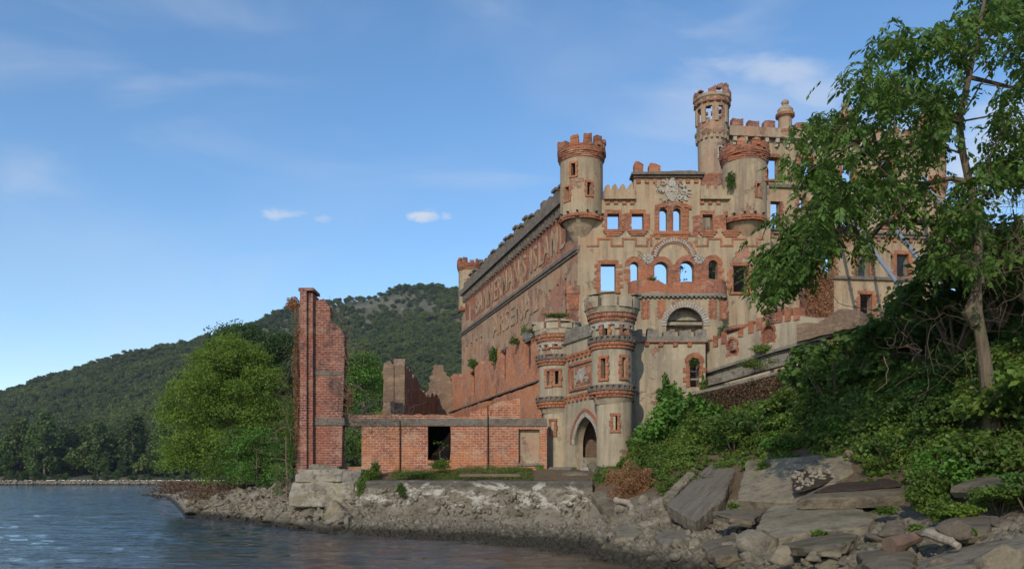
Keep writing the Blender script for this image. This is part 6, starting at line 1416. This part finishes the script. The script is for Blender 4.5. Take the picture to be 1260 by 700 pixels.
blob('ledge_plant', 'green plant beside the arched doorway ledge of the bay', 890, 408, 7, 8, 46.5, 500, .12, 'leaf_mid')
blob('window_ivy', 'dark ivy hanging in the gatehouse wing window', 854, 446, 6, 6, 43.3, 500, .1, 'leaf_dark')
blob('parapet_plant', 'leafy twig on the parapet of the tower block', 1000, 156, 10, 4, 67, 200, .16, 'leaf_mid')
for px, py, lab in ((938, 421, 'tuft of bright weeds on the ledge under the rampart arches'), (925, 440, 'long strip of bright weeds on the retaining wall coping'), (960, 437, 'weeds at the right end of the retaining wall coping')):
    blob('ledge_weeds', lab, px, py + 8, 16, 6, 41, 900, .1, 'leaf_bank')
# ivy column on the gatehouse wing wall
blob('ivy_column', 'tall column of bright green ivy climbing the gatehouse wing wall', 822, 500, 13, 36, 42.6, 5200, .15, 'leaf_bush')
blob('ivy_column', 'narrow ivy strand climbing beside the gatehouse wing window', 866, 482, 5, 20, 42.5, 1100, .13, 'leaf_bank')
blob('ivy_column', 'yellowish ivy heap at the foot of the right gatehouse turret', 786, 548, 14, 20, 41, 2600, .14, 'leaf_bush')

# ---------------------------------------------------------------- undergrowth on the bank
LOWY = [(735, 610), (742, 585), (760, 592), (790, 600), (815, 606), (832, 600), (850, 590), (868, 580), (900, 578), (918, 574), (950, 570), (1000, 568), (1045, 572), (1075, 588), (1105, 604), (1125, 628), (1150, 645), (1172, 618), (1200, 604), (1230, 592), (1262, 580), (1340, 578)]
def undergrowth():
    n = 15000; px = np.concatenate([rg.uniform(740, 1420, 11500), rg.uniform(1420, 2050, 3500)]); d, z = colat(px); f = rg.random(n); dmin = d[:, 1]; D = dmin + f * (np.where(px > 1000, 42, 46) - dmin)
    x = (px - CX) * D / F_; g = G(px, D); py = HY - (g - CH) * F_ / D; low = np.interp(px, [a for a, b in LOWY], [b for a, b in LOWY]) + (vnoise(px, D, .08, 5) - .5) * 20
    keep = (py < low) & (rg.random(n) < np.clip(D / 34, np.where(px > 1420, .9, .3), 1)) & ~((px < 866) & (px > 760) & (D > 43.0)) & ~((px < 784) & (D > 40.4)) & ~((px > 858) & (px < 1000) & (D > 37 + (1000 - px) * .036))
    px, D, x, g, py, low = px[keep], D[keep], x[keep], g[keep], py[keep], low[keep]
    edge = np.clip((low - py) / 30, .3, 1); r = rg.uniform(.22, .62, len(x)) * edge * np.where((px > 860) & (px < 1010) & (D > 33), .55, 1) * np.clip(D / 30, .7, 1.15); kind = vnoise(x, D, .38, 9) + rg.normal(0, .1, len(x))
    Vs, Rs = [], []
    for i in range(len(x)):
        m = int(34 + 190 * r[i] * r[i]); dd = rg.normal(size=(m, 3)); dd /= np.linalg.norm(dd, axis=1)[:, None]; dd[:, 2] = np.abs(dd[:, 2]) * 1.0 - .15
        c = np.array([x[i], D[i], g[i] + r[i] * rg.uniform(.1, 1.1)]); k = .55 + .5 * rg.random(m)
        sz = (.20, .13, .095)[0 if kind[i] > .62 else (1 if kind[i] > .45 else 2)] * (.8 if D[i] < 24 else 1)
        Vs.append(leaves(c + dd * (k * r[i])[:, None] * np.array([1, 1, .85]), sz, .45, .35, .8 if sz > .12 else .5, dd)); q = rg.random() * .6 + .1 + (.2 if kind[i] > .6 else 0); Rs.append(np.clip(q + rg.normal(0, .14, m), 0, 1))
    o = link('bank_undergrowth', leafmesh('bank_undergrowth', np.concatenate(Vs), 'leaf_bank', np.concatenate(Rs))); tag(o, 'mixed green undergrowth and creepers covering the bank right of the gatehouse', 'undergrowth', kind='stuff')
undergrowth()
def shrub_proto(k, mat):
    r = random.Random(60 + k); cs, rs = [], []
    for j in range(16):
        a = r.uniform(0, 6.28); q = math.sqrt(r.random()) * .85; cs.append((q * math.cos(a), q * math.sin(a), .35 + r.uniform(0, .75) * (1 - q * .5))); rs.append(tuple(r.uniform(.22, .42) for _ in range(3)))
    return leafmesh('foliage', lobes(cs, rs, 900, .13, .5, .3, .7, .4), mat)
SP = [shrub_proto(0, 'leaf_bank'), shrub_proto(1, 'leaf_mid'), shrub_proto(2, 'leaf_bush'), shrub_proto(3, 'leaf_mid')]
mb = MB()
for k in range(7):
    a = k * .9; tube(mb, [(0, 0, -.3), (.3 * math.cos(a), .3 * math.sin(a), .4), (.6 * math.cos(a), .6 * math.sin(a), .95)], [.03, .02, .008], 5)
tmp = mb.build('stem', 'bark'); SM = tmp.data; bpy.data.objects.remove(tmp)
def shrub(px, D, s, k, lab, group=None, sz=None, dz=0):
    t = thing('shrub', lab, 'shrub', at(px, D, dz), group); t.scale = (s, s, sz or s * .9); t.rotation_euler.z = rnd.uniform(0, 6.28); link('foliage', SP[k], t); link('stem', SM, t); return t
# named big ones first
shrub(848, 40, 1.9, 2, 'bright bush heap against the foot of the gatehouse wing wall'); shrub(812, 39.5, 1.7, 2, 'bright rounded bush right of the yellowish ivy heap'); shrub(905, 34.0, 1.5, 1, 'feathery mid-green bush above the streaked slab')
shrub(880, 36.5, 1.3, 0, 'green bush between the ivy strand and the feathery bush'); shrub(935, 33, 1.3, 1, 'mid-green bush below the brown ivy wall'); shrub(985, 33.5, 1.6, 0, 'yellow-green bush at the right end of the brown ivy wall')
shrub(1030, 32, 2.4, 1, 'big dark bush in the middle of the bank'); shrub(1012, 35, 2.1, 3, 'dark bush under the collapsed rampart end'); shrub(1070, 33, 2.1, 1, 'dark spreading bush at the foot of the brace pipes', dz=.1); shrub(1105, 31.5, 2.0, 1, 'dark bush on the crest left of the foreground tree', dz=.3)
shrub(1140, 29.5, 2.2, 1, 'dark bush on the crest just left of the trunk', dz=.6); shrub(1175, 27.5, 2.3, 1, 'green bush immediately behind the foreground trunk', dz=1.3); shrub(1232, 25.5, 2.4, 1, 'green bush on the crest right of the foreground trunk', dz=1.9); shrub(1265, 24.5, 2.4, 0, 'tall creeper-covered bush at the right edge of the bank', dz=2.2)
shrub(1215, 26.6, 2.2, 0, 'creeper-covered bush rising behind the bare vines', dz=1.6); shrub(1290, 23, 2.5, 1, 'bush just past the right edge of the bank', dz=1.6); shrub(1245, 21.5, 1.5, 0, 'leafy bush halfway down the bank at the right edge'); shrub(1216, 20.8, 1.2, 0, 'leafy bush hugging the base of the foreground trunk'); shrub(1190, 20.3, 1.1, 2, 'bright bush just left of the foreground trunk base'); shrub(1240, 19.6, 1.2, 0, 'leafy bush right of the foreground trunk base'); shrub(1230, 17.6, .7, 0, 'small leafy bush above the right edge slab'); shrub(1268, 16.8, .8, 1, 'small bush at the lower right edge'); shrub(1300, 20, 1.8, 0, 'leafy bush low on the bank beyond the right edge')
for k in range(64):
    px = rnd.uniform(860, 1290); d, z = colat(px); d = d[0]; D = rnd.uniform(d[5] + 1.0, min(d[8], 38)); low = np.interp(px, [a for a, b in LOWY], [b for a, b in LOWY]); py = HY - (gz(px, D) - CH) * F_ / D
    if py > low - 12 or (px < 1000 and D > 36): continue
    shrub(px, D, rnd.uniform(.6, 1.15), rnd.choice((0, 0, 1, 2, 3)), 'low leafy shrub mixed into the undergrowth of the right bank', 'low shrubs in the bank undergrowth', dz=-.1)
# creepers spilling over the slabs
for a in ((1140, 604, 24, 30, 20, 3600, 'leaf_bank', 'thick creeper spilling over the rocks beside the mossy slab'), (1158, 628, 18, 16, 18, 1800, 'leaf_bank', 'yellowish creeper end lowest on the rocks'), (1085, 570, 24, 8, 24.8, 1500, 'leaf_bank', 'creepers over the rear edge of the mossy slab'), (1225, 606, 26, 7, 16.9, 1300, 'leaf_bank', 'creepers under the right edge slab'), (1250, 588, 18, 7, 17.4, 900, 'leaf_bush', 'green sprays on top of the right edge slab'), (1072, 596, 13, 7, 24, 1000, 'leaf_bank', 'small creeper clump lying on the mossy slab'), (938, 580, 9, 17, 28.3, 900, 'leaf_bank', 'creeper patch hanging on the face of the upright slab'), (1185, 628, 22, 8, 17.3, 1100, 'leaf_light', 'yellowing creeper spray right of the lowest creeper end'), (865, 590, 22, 5, 31.5, 500, 'leaf_grass', 'grass growing in the gap between the two sloping slabs')):
    blob('creeper', a[7], a[0], a[1], a[2], a[3], a[4], a[5], .1, a[6])
for px, py, rx, ry, D, lab in ((892, 572, 16, 6, 32.5, 'weeds along the top edge of the streaked slab'), (1030, 560, 20, 5, 27.6, 'weeds along the top edge of the upright slab'), (1010, 655, 12, 3, 20.2, 'green film of weeds under the broad pale slab'), (1190, 655, 16, 5, 15.9, 'weeds between the small broken slab and the largest slab'), (903, 622, 8, 4, 26, 'tuft in the joint below the streaked slab'), (1090, 628, 14, 6, 20.8, 'tuft under the end of the mossy slab'), (1128, 650, 10, 5, 17.6, 'tuft above the flat grey slab'), (1035, 396, 16, 6, 38, 'weeds on the collapsed rampart end'), (1062, 392, 10, 6, 37, 'small bush at the very end of the collapsed rampart')):
    blob('weed_tuft', lab, px, py, rx, ry, D, int(22 * rx * ry ** .5), .08, 'leaf_bank')
# red-brown bramble at the seawall end
blob('dry_bramble', 'orange-brown dry bramble heap at the right end of the seawall', 783, 598, 32, 27, 35.6, 9500, .09, 'leaf_dry')
blob('dry_bramble', 'orange and green bramble just above the tilted slab', 758, 590, 14, 11, 38.2, 2200, .09, 'leaf_dry')
# grass on the terrace
def grass():
    n = 70000; px = rg.uniform(425, 775, n); D = rg.uniform(38.3, 45.7, n); dd = colat(px)[0][:, 5]; keep = (D > dd - .6 + (rg.random(n) * .5)) & (vnoise(px, D, .05, 3) > .28) & ~((px > 665) & (D > 44.8 - (px - 665) * .03)); px, D = px[keep], D[keep]
    x = (px - CX) * D / F_; g = G(px, D); C = np.stack([x, D, g + .02 + rg.random(len(x)) ** 1.5 * (.1 + .34 * np.clip(vnoise(x, D, 1.4, 5) * 1.6 - .5, 0, 1))], -1)
    o = link('terrace_grass', leafmesh('terrace_grass', leaves(C, .12, -.2, 0, .22), 'leaf_grass', np.clip(rg.random(len(x)), 0, 1))); tag(o, 'rough grass and weeds on the terrace between the seawall and the low brick wall', 'grass', kind='stuff')
grass()
blob('pier_creeper', 'dry creeper clinging down the left edge of the brick pier', 364, 470, 4, 90, 45.0, 2600, .09, 'leaf_dry'); blob('pier_creeper', 'green and brown creeper low on the left of the brick pier', 358, 540, 6, 50, 45.0, 2600, .1, 'leaf_mid'); blob('opening_brush', 'brown brush seen through the second opening of the low brick wall', 538, 540, 13, 20, 48, 1500, .12, 'leaf_ivydry')
for a in ((455, 585, 12, 9, 44, 'leaf_bank', 'leafy weed clump on the terrace by the masonry block'), (462, 575, 6, 7, 44.5, 'leaf_bank', 'upright weed clump before the low brick wall'), (446, 600, 8, 16, 43, 'leaf_bank', 'weeds spilling down beside the broken end of the seawall'), (541, 572, 13, 7, 44.6, 'leaf_bank', 'weed clump under the second opening of the low wall'), (665, 577, 6, 5, 44.2, 'leaf_light', 'bright weed clump beside the gatehouse turret'), (510, 583, 24, 3, 43.2, 'leaf_mid', 'strip of low weeds behind the seawall'), (493, 602, 5, 8, 41.6, 'leaf_mid', 'weeds hanging over the seawall face'), (640, 581, 20, 3, 43, 'leaf_bank', 'low weeds left of the gatehouse')):
    blob('weed_clump', a[6], a[0], a[1], a[2], a[3], a[4], int(60 * a[2] * a[3] ** .5), .09, a[5])
# seaweed-dark fringe is in the materials; brush on the spit
tuft('spit_brush', 'brown dry brush covering the low spit', 205, 262, 592, 606, 108, 2500, .4, 'leaf_ivydry', 'brush', 3, .2)
tuft('spit_brush', 'dead brush and reeds at the root of the left point', 240, 300, 596, 612, 63, 3500, .2, 'leaf_ivydry', 'brush', 3, .2)
# ---------------------------------------------------------------- river haze
def haze():
    mb = MB(); x0, x1, y0, y1, z0, z1 = -2600, 4300, -420, 1650, -3.4, 330
    p = [(x, y, z) for x in (x0, x1) for y in (y0, y1) for z in (z0, z1)]
    for f in ((0, 1, 3, 2), (4, 6, 7, 5), (0, 4, 5, 1), (2, 3, 7, 6), (0, 2, 6, 4), (1, 5, 7, 3)): mb.face([p[i] for i in f])
    m = bpy.data.materials.new('river_haze'); m.use_nodes = True; m.node_tree.nodes.clear(); v = m.node_tree.nodes.new('ShaderNodeVolumePrincipled'); o = m.node_tree.nodes.new('ShaderNodeOutputMaterial')
    v.inputs['Color'].default_value = (.72, .82, 1, 1); v.inputs['Density'].default_value = .00009; v.inputs['Anisotropy'].default_value = .2; m.node_tree.links.new(v.outputs[0], o.inputs['Volume'])
    ob = mb.build('haze', m); tag(ob, kind='stuff')
haze()
